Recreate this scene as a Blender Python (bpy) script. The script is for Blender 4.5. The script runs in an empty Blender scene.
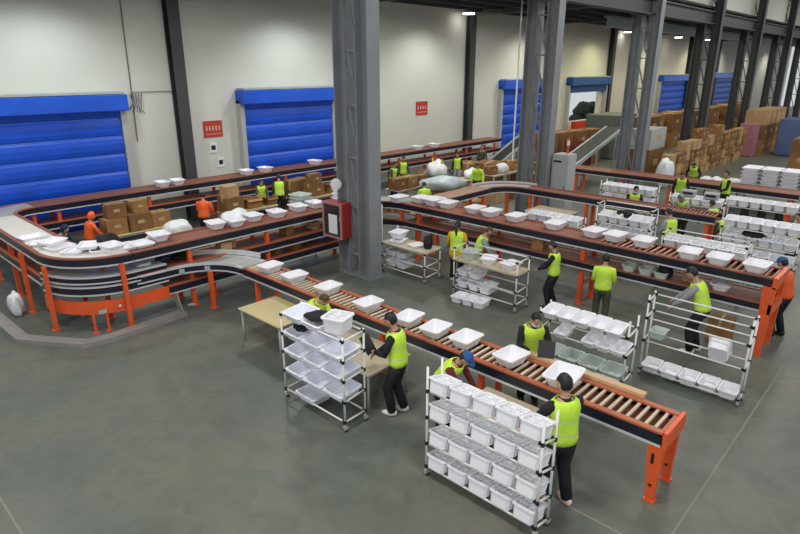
import bpy, math, random
from mathutils import Vector, Matrix

RND = random.Random(11)
SC = bpy.context.scene
COL = SC.collection
PI = math.pi

# ---------------------------------------------------------------- camera, world, exposure
cam_d = bpy.data.cameras.new('camera')
cam_d.sensor_width = 36.0
cam_d.lens = 588.0 / 800.0 * 36.0
cam_d.clip_end = 400
cam = bpy.data.objects.new('camera', cam_d)
COL.objects.link(cam)
cam.location = (0, 0, 5.4)
cam.rotation_euler = (math.radians(90 - 18.74), 0, math.radians(43.07 - 90))
SC.camera = cam

W = bpy.data.worlds.new('world')
SC.world = W
W.use_nodes = True
W.node_tree.nodes['Background'].inputs[0].default_value = (0.90, 0.95, 1.0, 1)
W.node_tree.nodes['Background'].inputs[1].default_value = 0.62

SC.view_settings.view_transform = 'Standard'
SC.view_settings.look = 'None'
SC.view_settings.gamma = 1.0
SC.view_settings.use_curve_mapping = False
SC.view_settings.exposure = 0.10

def area_lamp(name, loc, power, size, col=(1, 1, 1)):
    d = bpy.data.lights.new(name, 'AREA')
    d.shape = 'DISK'; d.size = size; d.energy = power; d.color = col
    o = bpy.data.objects.new(name, d); o.location = loc
    COL.objects.link(o); return o

def spot_lamp(name, loc, power, angle, col=(1, 1, 1), tilt=0.0):
    d = bpy.data.lights.new(name, 'SPOT')
    d.energy = power; d.color = col; d.spot_size = math.radians(angle); d.spot_blend = 0.7
    d.shadow_soft_size = 0.25
    o = bpy.data.objects.new(name, d); o.location = loc; o.rotation_euler = (tilt, 0, 0)
    COL.objects.link(o); return o

# added fill lights over the front hall; high bay lamps of the dock bay
for lx, lw in ((-6, 620), (3, 480), (12, 255), (21, 350), (30, 420), (40, 420), (52, 420)):
    for ly in (-3, 5.5):
        area_lamp('hall_fill_light', (lx, ly, 11.0), lw * (0.66 if ly < 0 else 0.84), 2.2, (1.0, 0.98, 0.94))
for lx in (2, 10.5, 19, 28, 37, 47, 58):
    area_lamp('dock_bay_light', (lx, 15.2, 7.7), 190, 1.2, (1.0, 0.98, 0.92) if lx < 30 else (1.0, 0.93, 0.68))
WASH = [(6.2, (0.86, 1.0, 1.0)), (15.2, (0.86, 1.0, 1.0)), (23.3, (0.90, 1.0, 0.90)), (32.6, (1.0, 0.97, 0.85)), (41.8, (1.0, 0.97, 0.55)), (52.0, (1.0, 0.95, 0.55)), (62.0, (1.0, 0.95, 0.6)), (71.0, (1.0, 0.97, 0.75)), (81.0, (1.0, 0.97, 0.8)), (91.0, (1.0, 0.97, 0.8))]
for wx, wc in WASH:
    spot_lamp('wall_wash_light', (wx, 18.0, 7.9), 415, 140, wc, math.radians(6))

# ---------------------------------------------------------------- materials
MATS = {}
def mat(name, col, rough=0.55, metal=0.0, var=0.0, scale=6.0, bump=0.0, alpha=1.0, emit=None, spec=None):
    if name in MATS: return MATS[name]
    m = bpy.data.materials.new(name); m.use_nodes = True
    nt = m.node_tree; b = nt.nodes['Principled BSDF']
    b.inputs['Base Color'].default_value = (*col, 1)
    b.inputs['Roughness'].default_value = rough
    b.inputs['Metallic'].default_value = metal
    if spec is not None: b.inputs['Specular IOR Level'].default_value = spec
    if var or bump:
        tc = nt.nodes.new('ShaderNodeTexCoord')
        n = nt.nodes.new('ShaderNodeTexNoise'); n.inputs['Scale'].default_value = scale; n.inputs['Detail'].default_value = 6
        nt.links.new(tc.outputs['Object'], n.inputs['Vector'])
        if var:
            r = nt.nodes.new('ShaderNodeValToRGB')
            r.color_ramp.elements[0].position = 0.3; r.color_ramp.elements[1].position = 0.7
            r.color_ramp.elements[0].color = (*[max(0, c * (1 - var)) for c in col], 1)
            r.color_ramp.elements[1].color = (*[min(1, c * (1 + var)) for c in col], 1)
            nt.links.new(n.outputs['Fac'], r.inputs['Fac']); nt.links.new(r.outputs['Color'], b.inputs['Base Color'])
        if bump:
            bp = nt.nodes.new('ShaderNodeBump'); bp.inputs['Strength'].default_value = bump; bp.inputs['Distance'].default_value = 0.03
            nt.links.new(n.outputs['Fac'], bp.inputs['Height']); nt.links.new(bp.outputs['Normal'], b.inputs['Normal'])
    if emit:
        b.inputs['Emission Color'].default_value = (*col, 1); b.inputs['Emission Strength'].default_value = emit
    MATS[name] = m
    return m

def floor_mat():
    m = bpy.data.materials.new('polished_concrete'); m.use_nodes = True
    nt = m.node_tree; b = nt.nodes['Principled BSDF']; N = nt.nodes.new; L = nt.links.new
    tc = N('ShaderNodeTexCoord')
    n1 = N('ShaderNodeTexNoise'); n1.inputs['Scale'].default_value = 0.45; n1.inputs['Detail'].default_value = 3
    n2 = N('ShaderNodeTexNoise'); n2.inputs['Scale'].default_value = 2.2; n2.inputs['Detail'].default_value = 8; n2.inputs['Roughness'].default_value = 0.6
    n2.inputs['Distortion'].default_value = 1.2
    L(tc.outputs['Object'], n1.inputs['Vector']); L(tc.outputs['Object'], n2.inputs['Vector'])
    r1 = N('ShaderNodeValToRGB'); e = r1.color_ramp.elements
    e[0].position = 0.3; e[0].color = (0.105, 0.130, 0.115, 1); e[1].position = 0.7; e[1].color = (0.168, 0.168, 0.135, 1)
    L(n1.outputs['Fac'], r1.inputs['Fac'])
    r2 = N('ShaderNodeValToRGB'); e = r2.color_ramp.elements
    e[0].position = 0.3; e[0].color = (0.84, 0.84, 0.86, 1); e[1].position = 0.72; e[1].color = (1.14, 1.14, 1.14, 1)
    L(n2.outputs['Fac'], r2.inputs['Fac'])
    mx = N('ShaderNodeMix'); mx.data_type = 'RGBA'; mx.blend_type = 'MULTIPLY'; mx.inputs[0].default_value = 1
    L(r1.outputs['Color'], mx.inputs[6]); L(r2.outputs['Color'], mx.inputs[7]); L(mx.outputs[2], b.inputs['Base Color'])
    b.inputs['Roughness'].default_value = 0.42
    b.inputs['Specular IOR Level'].default_value = 0.35
    return m

M_FLOOR = floor_mat()
M_WALL = mat('cream_wall_paint', (0.68, 0.665, 0.61), 0.7, var=0.04, scale=0.5)
M_PANEL = mat('cream_cladding', (0.66, 0.65, 0.57), 0.6)
M_CEIL = mat('dark_roof_deck', (0.05, 0.05, 0.048), 0.8)
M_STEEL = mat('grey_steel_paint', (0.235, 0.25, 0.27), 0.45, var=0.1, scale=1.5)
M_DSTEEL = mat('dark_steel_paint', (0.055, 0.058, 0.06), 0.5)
M_GSTEEL = mat('guard_steel', (0.27, 0.255, 0.245), 0.5, var=0.1, scale=5)
M_BLUE = mat('blue_dock_curtain', (0.008, 0.088, 0.66), 0.42, var=0.18, scale=1.2)
M_BLUE2 = mat('blue_dock_canopy', (0.012, 0.10, 0.66), 0.35, var=0.15, scale=1.0)
M_BLUED = mat('dark_blue_dock_canopy', (0.02, 0.09, 0.30), 0.5)
M_SEAL = mat('dock_seal_edge', (0.45, 0.47, 0.46), 0.6)
M_ORANGE = mat('orange_powder_coat', (0.78, 0.112, 0.026), 0.42, var=0.08, scale=4)
M_TERRA = mat('terracotta_rail_lip', (0.46, 0.13, 0.06), 0.45)
M_LIP = mat('brown_rail_lip', (0.29, 0.105, 0.065), 0.5)
M_BELT = mat('brick_brown_belt', (0.25, 0.094, 0.06), 0.55, var=0.12, scale=3)
M_PAN = mat('brown_underpan', (0.16, 0.06, 0.03), 0.7)
M_ROLL = mat('steel_roller', (0.72, 0.60, 0.46), 0.35, 0.2)
M_ROLLP = mat('pink_brown_roller', (0.40, 0.17, 0.12), 0.45, 0.1)
M_NAVY = mat('navy_side_profile', (0.012, 0.013, 0.026), 0.35)
M_ALU = mat('aluminium_strip', (0.66, 0.68, 0.70), 0.35, 0.2)
M_CURVE = mat('pale_grey_curve_deck', (0.42, 0.42, 0.40), 0.4, var=0.1, scale=3)
M_WDECK = mat('white_curve_deck', (0.74, 0.70, 0.63), 0.45, var=0.05, scale=3)
M_WHITE = mat('white_plastic', (0.90, 0.90, 0.95), 0.4, var=0.02, scale=9)
M_WHITE2 = mat('frosted_plastic', (0.80, 0.82, 0.92), 0.35, var=0.06, scale=5)
M_WHITE3 = mat('greenish_frosted_plastic', (0.55, 0.62, 0.58), 0.35, var=0.06, scale=5)
M_BAG = mat('white_poly_bag', (0.80, 0.82, 0.84), 0.35, var=0.06, scale=6, bump=0.5)
M_GBAG = mat('grey_poly_bag', (0.50, 0.55, 0.57), 0.35, var=0.12, scale=4, bump=0.5)
M_PIPE = mat('white_pipe', (0.80, 0.80, 0.77), 0.35)
M_BLACK = mat('black_plastic', (0.012, 0.012, 0.014), 0.45)
M_PAPER = mat('white_paper', (0.82, 0.82, 0.82), 0.7)
M_TABLE = mat('pale_yellow_laminate', (0.60, 0.50, 0.25), 0.45, var=0.04, scale=2)
M_TABLE2 = mat('beige_laminate', (0.58, 0.50, 0.36), 0.5, var=0.04, scale=2)
M_TEDGE = mat('table_edge', (0.34, 0.30, 0.18), 0.5)
M_CARD = mat('brown_cardboard', (0.33, 0.165, 0.055), 0.8, var=0.15, scale=3)
M_CARD2 = mat('dark_cardboard', (0.22, 0.105, 0.035), 0.8, var=0.2, scale=3)
M_CARD3 = mat('pale_cardboard', (0.46, 0.29, 0.14), 0.8, var=0.1, scale=3)
M_TAPE = mat('packing_tape', (0.50, 0.36, 0.18), 0.4)
M_RED = mat('red_paint', (0.30, 0.022, 0.018), 0.45)
M_SIGN = mat('red_sign', (0.52, 0.045, 0.02), 0.5)
M_GLASS = mat('dark_cabinet_glass', (0.05, 0.035, 0.045), 0.12)
M_GREY = mat('light_grey_metal', (0.42, 0.45, 0.44), 0.4)
M_GREEN = mat('dark_green_cloth', (0.07, 0.09, 0.075), 0.8)
M_RUBBER = mat('black_rubber_belt', (0.02, 0.022, 0.02), 0.6)
M_VEST = mat('hi_vis_lime', (0.62, 0.94, 0.065), 0.6, var=0.10, scale=7)
M_OVEST = mat('hi_vis_orange', (0.90, 0.13, 0.02), 0.6, var=0.08, scale=7)
M_BAND = mat('reflective_band', (0.60, 0.80, 0.22), 0.4)
M_SKIN = mat('skin', (0.52, 0.29, 0.20), 0.5)
M_HAIR = mat('black_hair', (0.008, 0.007, 0.007), 0.4, bump=0.4, scale=40)
M_BHAIR = mat('brown_hair', (0.10, 0.035, 0.02), 0.4, bump=0.4, scale=40)
M_CBLK = mat('black_cloth', (0.010, 0.010, 0.015), 0.8, bump=0.2, scale=8)
M_CGRY = mat('grey_cloth', (0.30, 0.32, 0.35), 0.8, bump=0.2, scale=8)
M_CNAVY = mat('navy_cloth', (0.015, 0.025, 0.075), 0.8, bump=0.2, scale=8)
M_CRED = mat('maroon_cloth', (0.13, 0.015, 0.015), 0.8, bump=0.2, scale=8)
M_CYEL = mat('yellow_cloth', (0.72, 0.42, 0.02), 0.8, bump=0.2, scale=8)
M_COLV = mat('olive_cloth', (0.06, 0.07, 0.045), 0.8, bump=0.2, scale=8)
M_CBLUE = mat('blue_cap_cloth', (0.02, 0.10, 0.30), 0.8)
M_SHOEW = mat('white_shoe', (0.75, 0.73, 0.70), 0.5)
M_SHOEO = mat('orange_white_shoe', (0.85, 0.64, 0.54), 0.5)
M_SHOEB = mat('black_shoe', (0.015, 0.015, 0.015), 0.5)
M_MASK = mat('pale_face_mask', (0.62, 0.66, 0.70), 0.7)
M_LAMP = mat('lamp_glow', (1.0, 0.97, 0.86), 0.5, emit=9.0)
M_PINK = mat('pink_film', (0.36, 0.16, 0.20), 0.5)
M_PBLUE = mat('slate_blue_panel', (0.09, 0.13, 0.28), 0.5)
M_GTARP = mat('grey_green_tarp', (0.11, 0.13, 0.10), 0.7)

# ---------------------------------------------------------------- mesh building
class MB:
    def __init__(s): s.v = []; s.f = []; s.m = []
    def add(s, vs, fs, m=0):
        o = len(s.v); s.v += [Vector(v) for v in vs]
        s.f += [tuple(i + o for i in f) for f in fs]; s.m += [m] * len(fs)
    def box(s, c, d, rz=0.0, m=0):
        x, y, z = d[0] / 2, d[1] / 2, d[2] / 2; co, si = math.cos(rz), math.sin(rz)
        vs = []
        for dz in (-z, z):
            for dx, dy in ((-x, -y), (x, -y), (x, y), (-x, y)):
                vs.append((c[0] + dx * co - dy * si, c[1] + dx * si + dy * co, c[2] + dz))
        s.add(vs, [(0, 3, 2, 1), (4, 5, 6, 7), (0, 1, 5, 4), (1, 2, 6, 5), (2, 3, 7, 6), (3, 0, 4, 7)], m)
    def loft(s, rings, m=0, cap=True, closed=False, mf=None):
        st = len(s.m)
        n = len(rings[0]); vs = [p for r in rings for p in r]; fs = []; k = len(rings)
        for i in range(k if closed else k - 1):
            a, b = i * n, ((i + 1) % k) * n
            for j in range(n):
                fs.append((a + j, a + (j + 1) % n, b + (j + 1) % n, b + j))
        if cap and not closed:
            fs.append(tuple(reversed(range(n)))); fs.append(tuple((k - 1) * n + j for j in range(n)))
        s.add(vs, fs, m)
        if mf:
            for i in range(k - 1):
                for j in range(n): s.m[st + i * n + j] = mf(i)
    def tube(s, p, q, r, n=8, r2=None, m=0):
        s.chain([p, q], [r, r if r2 is None else r2], n, m)
    def chain(s, pts, rad, n=8, m=0, round_=False):
        P = [Vector(p) for p in pts]; rings = []
        d0 = (P[1] - P[0]).normalized()
        ref = Vector((0, 0, 1)) if abs(d0.z) < 0.9 else Vector((1, 0, 0))
        u = d0.cross(ref).normalized()
        if round_:
            P = [P[0] - d0 * rad[0] * 0.6] + P; rad = [rad[0] * 0.55] + list(rad)
            d1 = (P[-1] - P[-2]).normalized(); P = P + [P[-1] + d1 * rad[-1] * 0.6]; rad = list(rad) + [rad[-1] * 0.55]
        for i, p in enumerate(P):
            d = (P[min(i + 1, len(P) - 1)] - P[max(i - 1, 0)]).normalized()
            u = (u - d * u.dot(d)).normalized(); w = d.cross(u)
            rings.append([p + (u * math.cos(2 * PI * j / n) + w * math.sin(2 * PI * j / n)) * rad[i] for j in range(n)])
        s.loft(rings, m)
    def beam(s, p, q, w, h, m=0):
        p, q = Vector(p), Vector(q); d = (q - p).normalized()
        ref = Vector((0, 0, 1)) if abs(d.z) < 0.95 else Vector((1, 0, 0))
        u = d.cross(ref).normalized() * w / 2; v = u.cross(d).normalized() * h / 2
        s.loft([[a - u - v, a + u - v, a + u + v, a - u + v] for a in (p, q)], m)
    def ell(s, c, r, n=12, k=8, M=None, m=0, f=None):
        rings = []
        for i in range(k + 1):
            t = PI * i / k; t = max(0.06, min(PI - 0.06, t)); ring = []
            for j in range(n):
                a = 2 * PI * j / n
                p = Vector((math.sin(t) * math.cos(a), math.sin(t) * math.sin(a), -math.cos(t)))
                if f: p = f(p)
                p = Vector((p.x * r[0], p.y * r[1], p.z * r[2]))
                if M is not None: p = M @ p
                ring.append(p + Vector(c))
            rings.append(ring)
        s.loft(rings, m)
    def prism(s, poly, z0, z1, m=0):
        s.loft([[(x, y, z0) for x, y in poly], [(x, y, z1) for x, y in poly]], m)
    def sweep(s, path, prof, m=0, up=None):
        # path: list of (x, y); prof: list of (offset to the left, z)
        rings = []
        for i, p in enumerate(path):
            a = Vector(path[max(i - 1, 0)]); b = Vector(path[min(i + 1, len(path) - 1)])
            d = (b - a).normalized(); nx, ny = -d.y, d.x
            rings.append([(p[0] + nx * o, p[1] + ny * o, z) for o, z in prof])
        s.loft(rings, m)
    def build(s, name, mats, parent=None, smooth=False, world=False, bevel=0.0):
        me = bpy.data.meshes.new(name)
        off = Vector((0, 0, 0))
        if world and parent is not None:
            q = parent
            while q is not None: off += q.location; q = q.parent
        me.from_pydata([v - off for v in s.v], [], s.f)
        if not isinstance(mats, (list, tuple)): mats = [mats]
        for x in mats: me.materials.append(x)
        if len(mats) > 1: me.polygons.foreach_set('material_index', s.m)
        import bmesh
        bm = bmesh.new(); bm.from_mesh(me); bmesh.ops.recalc_face_normals(bm, faces=bm.faces)
        if bevel: bmesh.ops.bevel(bm, geom=bm.edges[:], offset=bevel, segments=2, affect='EDGES', profile=0.5)
        bm.to_mesh(me); bm.free()
        if smooth: me.polygons.foreach_set('use_smooth', [True] * len(me.polygons))
        o = bpy.data.objects.new(name, me); COL.objects.link(o)
        if parent is not None: o.parent = parent
        return o

def tag(o, label, cat, group=None, kind=None):
    o['label'] = label; o['category'] = cat
    if group: o['group'] = group
    if kind: o['kind'] = kind
    return o

def thing(name, label, cat, loc=(0, 0, 0), rz=0.0, group=None):
    o = bpy.data.objects.new(name, None); COL.objects.link(o)
    o.empty_display_size = 0.1
    o.location = loc; o.rotation_euler = (0, 0, rz)
    return tag(o, label, cat, group)

def struct(name, mb, m, **k):
    o = mb.build(name, m, **k); o['kind'] = 'structure'; return o

def dup(root, loc, rz=None, label=None, group=None, rot=None):
    r = root.copy(); COL.objects.link(r); r.location = loc
    if rz is not None: r.rotation_euler = (0, 0, rz)
    if rot is not None: r.rotation_euler = rot
    if label: r['label'] = label
    if group: r['group'] = group
    for ch in list(root.children):
        c = ch.copy(); COL.objects.link(c); c.parent = r
        for gch in list(ch.children):
            d = gch.copy(); COL.objects.link(d); d.parent = c
    return r

def arc(cx, cy, r, a0, a1, n=14):
    return [(cx + r * math.cos(math.radians(a0 + (a1 - a0) * i / n)), cy + r * math.sin(math.radians(a0 + (a1 - a0) * i / n))) for i in range(n + 1)]

ORD = ['first', 'second', 'third', 'fourth', 'fifth', 'sixth', 'seventh', 'eighth', 'ninth', 'tenth', 'eleventh', 'twelfth', 'thirteenth', 'fourteenth', 'fifteenth', 'sixteenth', 'seventeenth', 'eighteenth', 'nineteenth', 'twentieth']

# ---------------------------------------------------------------- structure
WY = 20.5
mb = MB(); mb.box((45, 8, -0.1), (120, 50, 0.2)); struct('floor', mb, M_FLOOR)
OX0, OX1, OZ0, OZ1 = 39.4, 44.0, 1.75, 4.25           # the open dock door
mb = MB()
mb.box(((-8 + OX0) / 2, WY + 0.15, 4.2), (OX0 + 8, 0.3, 8.4)); mb.box(((105 + OX1) / 2, WY + 0.15, 4.2), (105 - OX1, 0.3, 8.4))
mb.box(((OX0 + OX1) / 2, WY + 0.15, OZ0 / 2), (OX1 - OX0, 0.3, OZ0)); mb.box(((OX0 + OX1) / 2, WY + 0.15, (8.4 + OZ1) / 2), (OX1 - OX0, 0.3, 8.4 - OZ1))
struct('wall_back', mb, M_WALL)
mb = MB(); mb.box((48, 15.9, 8.45), (114, 9.5, 0.1)); struct('ceiling', mb, M_CEIL)
mb = MB(); mb.box((48, 0.9, 12.3), (114, 21, 0.1)); struct('ceiling_hall', mb, M_CEIL)
mb = MB(); mb.box((48, 11.35, 10.4), (114, 0.12, 3.8)); struct('wall_clerestory', mb, M_PANEL)
for k, z in enumerate((8.42,)):
    mb = MB(); mb.box((48, 11.1, 8.2), (114, 0.35, 0.06)); mb.box((48, 11.1, 7.62), (114, 0.35, 0.06)); mb.box((48, 11.1, 7.9), (114, 0.06, 0.6))
    struct('trim_1', mb, M_DSTEEL)
mb = MB()
mb.box((44, 12.6, 7.55), (34, 0.35, 0.05)); mb.box((44, 12.6, 7.15), (34, 0.35, 0.05)); mb.box((44, 12.6, 7.35), (34, 0.05, 0.4))
struct('trim_2', mb, M_STEEL)
for k in range(6):
    mb = MB(); y = 12.9 + k * 1.35
    mb.box((48, y, 8.26), (114, 0.08, 0.22)); o = struct('trim_%d' % (k + 3), mb, M_DSTEEL)
LX = [10.45, 19.35, 28.2, 36.75, 45.25, 53.75, 62.0, 70.5]
WX = [1.7, 10.43, 18.95, 27.3, 36.0, 44.9, 53.5, 62.0, 70.5]
for k, x in enumerate(WX):
    mb = MB(); mb.box((x, 15.9, 8.15), (0.22, 9.2, 0.3)); struct('trim_%d' % (k + 10), mb, M_DSTEEL)

def hsec(mb, x, y, z0, z1, w=0.42, d=0.44, t=0.035):
    mb.box((x, y - d / 2 + t / 2, (z0 + z1) / 2), (w, t, z1 - z0)); mb.box((x, y + d / 2 - t / 2, (z0 + z1) / 2), (w, t, z1 - z0))
    mb.box((x, y, (z0 + z1) / 2), (t, d - 2 * t, z1 - z0))

for k, x in enumerate(WX):
    mb = MB(); hsec(mb, x, WY - 0.2, 0, 8.35, 0.42, 0.36)
    o = struct('wall_column', mb, M_DSTEEL)
for k, x in enumerate(LX):
    r = thing('laced_column', ('twin grey steel column carrying the red extinguisher cabinet' if k == 0 else
              'twin grey steel column, %s beyond the one with the red cabinet' % ORD[k - 1]), 'column', (x, 11.25, 0), group='steel columns of the hall')
    r['kind'] = 'structure'
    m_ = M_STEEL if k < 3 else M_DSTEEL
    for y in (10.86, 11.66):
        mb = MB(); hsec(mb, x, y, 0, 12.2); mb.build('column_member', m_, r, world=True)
    mb = MB()
    for j in range(9):
        z = 0.6 + j * 1.3
        mb.box((x - 0.1, 11.26, z), (0.08, 0.42, 0.05))
        mb.beam((x - 0.1, 11.05, z), (x - 0.1, 11.47, z + 1.3), 0.05, 0.05)
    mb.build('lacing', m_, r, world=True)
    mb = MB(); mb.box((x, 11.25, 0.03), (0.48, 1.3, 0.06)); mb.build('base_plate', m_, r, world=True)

# dock doors: an inflated blue curtain under a box canopy
def dock(n, x0, x1, top, blue, canopy, opened=False, side=True):
    r = thing('door_%d' % n, 'dock door', 'door', ((x0 + x1) / 2, WY, 0)); r['kind'] = 'structure'
    mb = MB(); y = WY - 0.45
    mb.box(((x0 + x1) / 2, WY - 0.26, top - 0.27), (x1 - x0, 0.52, 0.52)); mb.build('canopy', canopy, r, world=True, bevel=0.03)
    mb = MB(); mb.box(((x0 + x1) / 2, WY - 0.28, top + 0.03), (x1 - x0 - 0.2, 0.5, 0.06)); mb.build('canopy_top', M_GREY, r, world=True)
    if not opened:
        mb = MB(); xa, xb = x0 + 0.18, x1 - 0.22; prof = []
        z = 0.35
        while z < top - 0.5:
            for t in (0, 0.08, 0.3, 0.6, 0.86, 1.0):
                prof.append((WY - 0.16 - 0.07 * math.sin(PI * t) ** 0.5, z + 0.58 * t))
            z += 0.58
        seams = [z_ for z_ in [0.35 + 0.58 * q for q in range(1, 12)] if z_ < top - 0.6]
        rings = [[(x, yy, zz) for yy, zz in prof] + [(x, WY - 0.02, prof[-1][1]), (x, WY - 0.02, 0.35)] for x in (xa, xb)]
        mb.loft(rings); cu = mb.build('curtain', blue, r, world=True)
        for z_ in seams:
            mb = MB(); mb.box(((xa + xb) / 2, WY - 0.165, z_), (xb - xa - 0.02, 0.03, 0.022)); mb.build('seam', mat('pale_blue_seam', (0.10, 0.24, 0.72), 0.4), cu, world=True)
    mb = MB()
    for x in ((x0 + 0.1), (x1 - 0.1)):
        mb.box((x, WY - 0.14, (top - 0.4) / 2), (0.2, 0.28, top - 0.4))
    mb.build('seal', M_SEAL, r, world=True)
    return r
dock(1, 3.85, 8.45, 4.6, M_BLUE, M_BLUE2)
dock(2, 12.72, 17.55, 4.6, M_BLUE, M_BLUE2)
dock(3, 30.4, 35.9, 4.7, M_BLUE, M_BLUE2)
r4 = dock(4, 38.6, 44.6, 4.75, M_BLUE, M_BLUED, True)
mb = MB(); mb.box((41.8, WY - 0.12, 3.98), (5.4, 0.2, 0.5)); mb.build('roller_box', M_BLUED, r4, world=True)
dock(5, 55.2, 62.4, 4.75, M_BLUE, M_BLUE2)
dock(6, 69.0, 77.0, 4.85, M_BLUE, M_BLUE2)
# outside the open door: pale yard and a bush
mb = MB(); mb.box((44, 27, 0.6), (20, 12, 0.1)); struct('ground', mb, mat('pale_yard', (0.75, 0.77, 0.78), 0.8))
mb = MB()
for k in range(26):
    mb.ell((49.0 + RND.uniform(-1.2, 1.4), 24 + RND.uniform(-0.6, 0.6), 0.95 + RND.uniform(0, 1.3)), (RND.uniform(0.3, 0.6),) * 3, 7, 5)
tag(mb.build('bush', mat('dark_leaves', (0.035, 0.05, 0.03), 0.9)), 'dark bush seen outside through the open dock door', 'bush')

# floor joints
for k, (a, b) in enumerate((((-6, 1.5), (40, 1.5)), ((1.05, -6), (1.05, 11)), ((6.05, -5), (6.05, 3)))):
    mb = MB(); mb.box(((a[0] + b[0]) / 2, (a[1] + b[1]) / 2, 0.002), (abs(b[0] - a[0]) + 0.03, abs(b[1] - a[1]) + 0.03, 0.004))
    o = struct('trim_%d' % (k + 30), mb, mat('floor_joint', (0.235, 0.23, 0.19), 0.7))

# ---------------------------------------------------------------- conveyors
ROLL = {}
def roller_mesh(w, m):
    k = (round(w, 3), m.name)
    if k not in ROLL:
        mb = MB(); mb.tube((0, -w / 2, 0), (0, w / 2, 0), 0.025, 8)
        o = mb.build('roller', m, None, smooth=False); ROLL[k] = o.data; bpy.data.objects.remove(o)
    return ROLL[k]

def deck(root, path, w, z, style='belt', th=0.17, lip=None, roll=None, pitch=0.13, rails=(1, 1), deckm=None, strip=True):
    lip = lip or M_TERRA
    for s, on in ((1, rails[0]), (-1, rails[1])):
        if not on: continue
        a, b = s * (w / 2 - 0.035), s * w / 2
        mb = MB(); mb.sweep(path, [(a, z - th), (b, z - th), (b, z - 0.02), (a, z - 0.02)])
        rail = mb.build('side_rail', M_NAVY, root, world=True)
        if strip:
            b2 = s * (w / 2 + 0.015)
            mb = MB(); mb.sweep(path, [(a, z - th - 0.03), (b2, z - th - 0.03), (b2, z - th), (a, z - th)])
            mb.build('edge_strip', M_ALU, rail, world=True)
        c = s * (w / 2 - 0.085); b3 = s * (w / 2 + 0.006)
        mb = MB(); mb.sweep(path, [(c, z - 0.02), (b3, z - 0.02), (b3, z + 0.01), (c, z + 0.01)])
        mb.build('rail_lip', lip, rail, world=True)
    h = w / 2 - 0.04
    if style == 'belt':
        mb = MB(); mb.sweep(path, [(-h, z - 0.07), (h, z - 0.07), (h, z - 0.005), (-h, z - 0.005)])
        mb.build('belt', deckm or M_BELT, root, world=True)
    else:
        mb = MB(); mb.sweep(path, [(-h, z - 0.13), (h, z - 0.13), (h, z - 0.11), (-h, z - 0.11)])
        mb.build('underpan', M_PAN, root, world=True)
        me = roller_mesh(w - 0.1, roll or M_ROLL)
        acc = pitch / 2
        off = Vector(root.location)
        for i in range(len(path) - 1):
            a, b = Vector(path[i]), Vector(path[i + 1]); L = (b - a).length; d = (b - a) / L
            while acc < L:
                q = a + d * acc
                o = bpy.data.objects.new('roller', me); COL.objects.link(o); o.parent = root
                o.location = Vector((q.x, q.y, z - 0.035)) - off; o.rotation_euler = (0, 0, math.atan2(d.y, d.x))
                acc += pitch
            acc -= L

def legs(root, pts, z, m=None, w=0.09, bar=None):
    for x, y in pts:
        mb = MB(); mb.box((x, y, z / 2), (w, w, z)); mb.box((x, y, 0.01), (w + 0.07, w + 0.07, 0.02)); mb.build('leg', m or M_ORANGE, root, world=True)
    if bar:
        for a, b, zb in bar:
            mb = MB(); mb.beam((*a, zb), (*b, zb), 0.05, 0.07); mb.build('cross_bar', m or M_ORANGE, root, world=True)

def conv(name, label, loc, group='roller conveyor lines'):
    return thing(name, label, 'conveyor', (loc[0], loc[1], 0), group=group)

# front line of the loop: three tiers along X
DY = 12.875; DW = 0.85
c = conv('tiered_conveyor', 'three-tier brown conveyor from the curved end to the column with the red cabinet', (8.2, DY))
deck(c, [(4.9, DY), (11.5, DY)], DW, 1.62, 'rollers', roll=M_ROLLP, pitch=0.082, lip=M_LIP)
deck(c, [(4.9, DY), (11.5, DY)], DW, 1.09, 'belt')
deck(c, [(5.6, DY), (11.5, DY)], DW, 0.66, 'belt')
xs = (6.2, 8.35, 11.2)
legs(c, [(x, 12.53) for x in xs] + [(x, 13.22) for x in xs], 1.45)
for x in xs:
    mb = MB(); mb.box((x, DY, 0.42), (0.06, 0.7, 0.06)); mb.build('cross_bar', M_ORANGE, c, world=True)

# curved end of the loop
c = conv('curved_conveyor', 'curved white-decked conveyor end with bright orange skirt above a grey floor guard', (4.9, 13.9))
p = arc(4.9, 13.9, 1.025, 270, 180, 16)
deck(c, p, DW, 1.62, 'belt', deckm=M_WDECK, lip=M_LIP)
p2 = [(5.6, 12.875)] + arc(4.9, 13.9, 1.025, 270, 180, 16)
deck(c, p2, DW, 1.20, 'belt', deckm=M_CURVE, th=0.12, lip=M_ALU)
deck(c, p2, DW, 0.98, 'belt', deckm=M_BELT, th=0.16, lip=M_ALU)
mb = MB(); mb.sweep(arc(4.9, 13.9, 1.40, 272, 176, 18), [(0, 0.36), (0.03, 0.36), (0.03, 0.66), (0, 0.66)]); mb.build('skirt', M_ORANGE, c, world=True, smooth=False)
mb = MB(); mb.box((5.3, 12.50, 0.52), (0.85, 0.03, 0.28)); mb.build('skirt', M_ORANGE, c, world=True)
for q, zt in (((4.62, 12.42), 1.45), ((3.42, 13.42), 1.45), ((3.40, 14.9), 1.45), ((3.95, 12.62), 0.42), ((4.2, 12.55), 0.42), ((4.5, 13.2), 1.45), ((4.25, 13.9), 1.45)):
    legs(c, [q], zt, w=0.085 if zt > 1 else 0.04)
mb = MB(); mb.box((4.1, 12.455, 0.50), (0.16, 0.01, 0.09)); mb.build('nameplate', M_GREY, c, world=True)
mb = MB(); mb.box((4.46, 12.45, 0.53), (0.05, 0.02, 0.04)); mb.build('reflector', M_PAPER, c, world=True)
mb = MB(); mb.box((4.5, 12.37, 1.0), (0.02, 0.02, 0.02)); mb.build('bracket', M_ORANGE, c, world=True)
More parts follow.
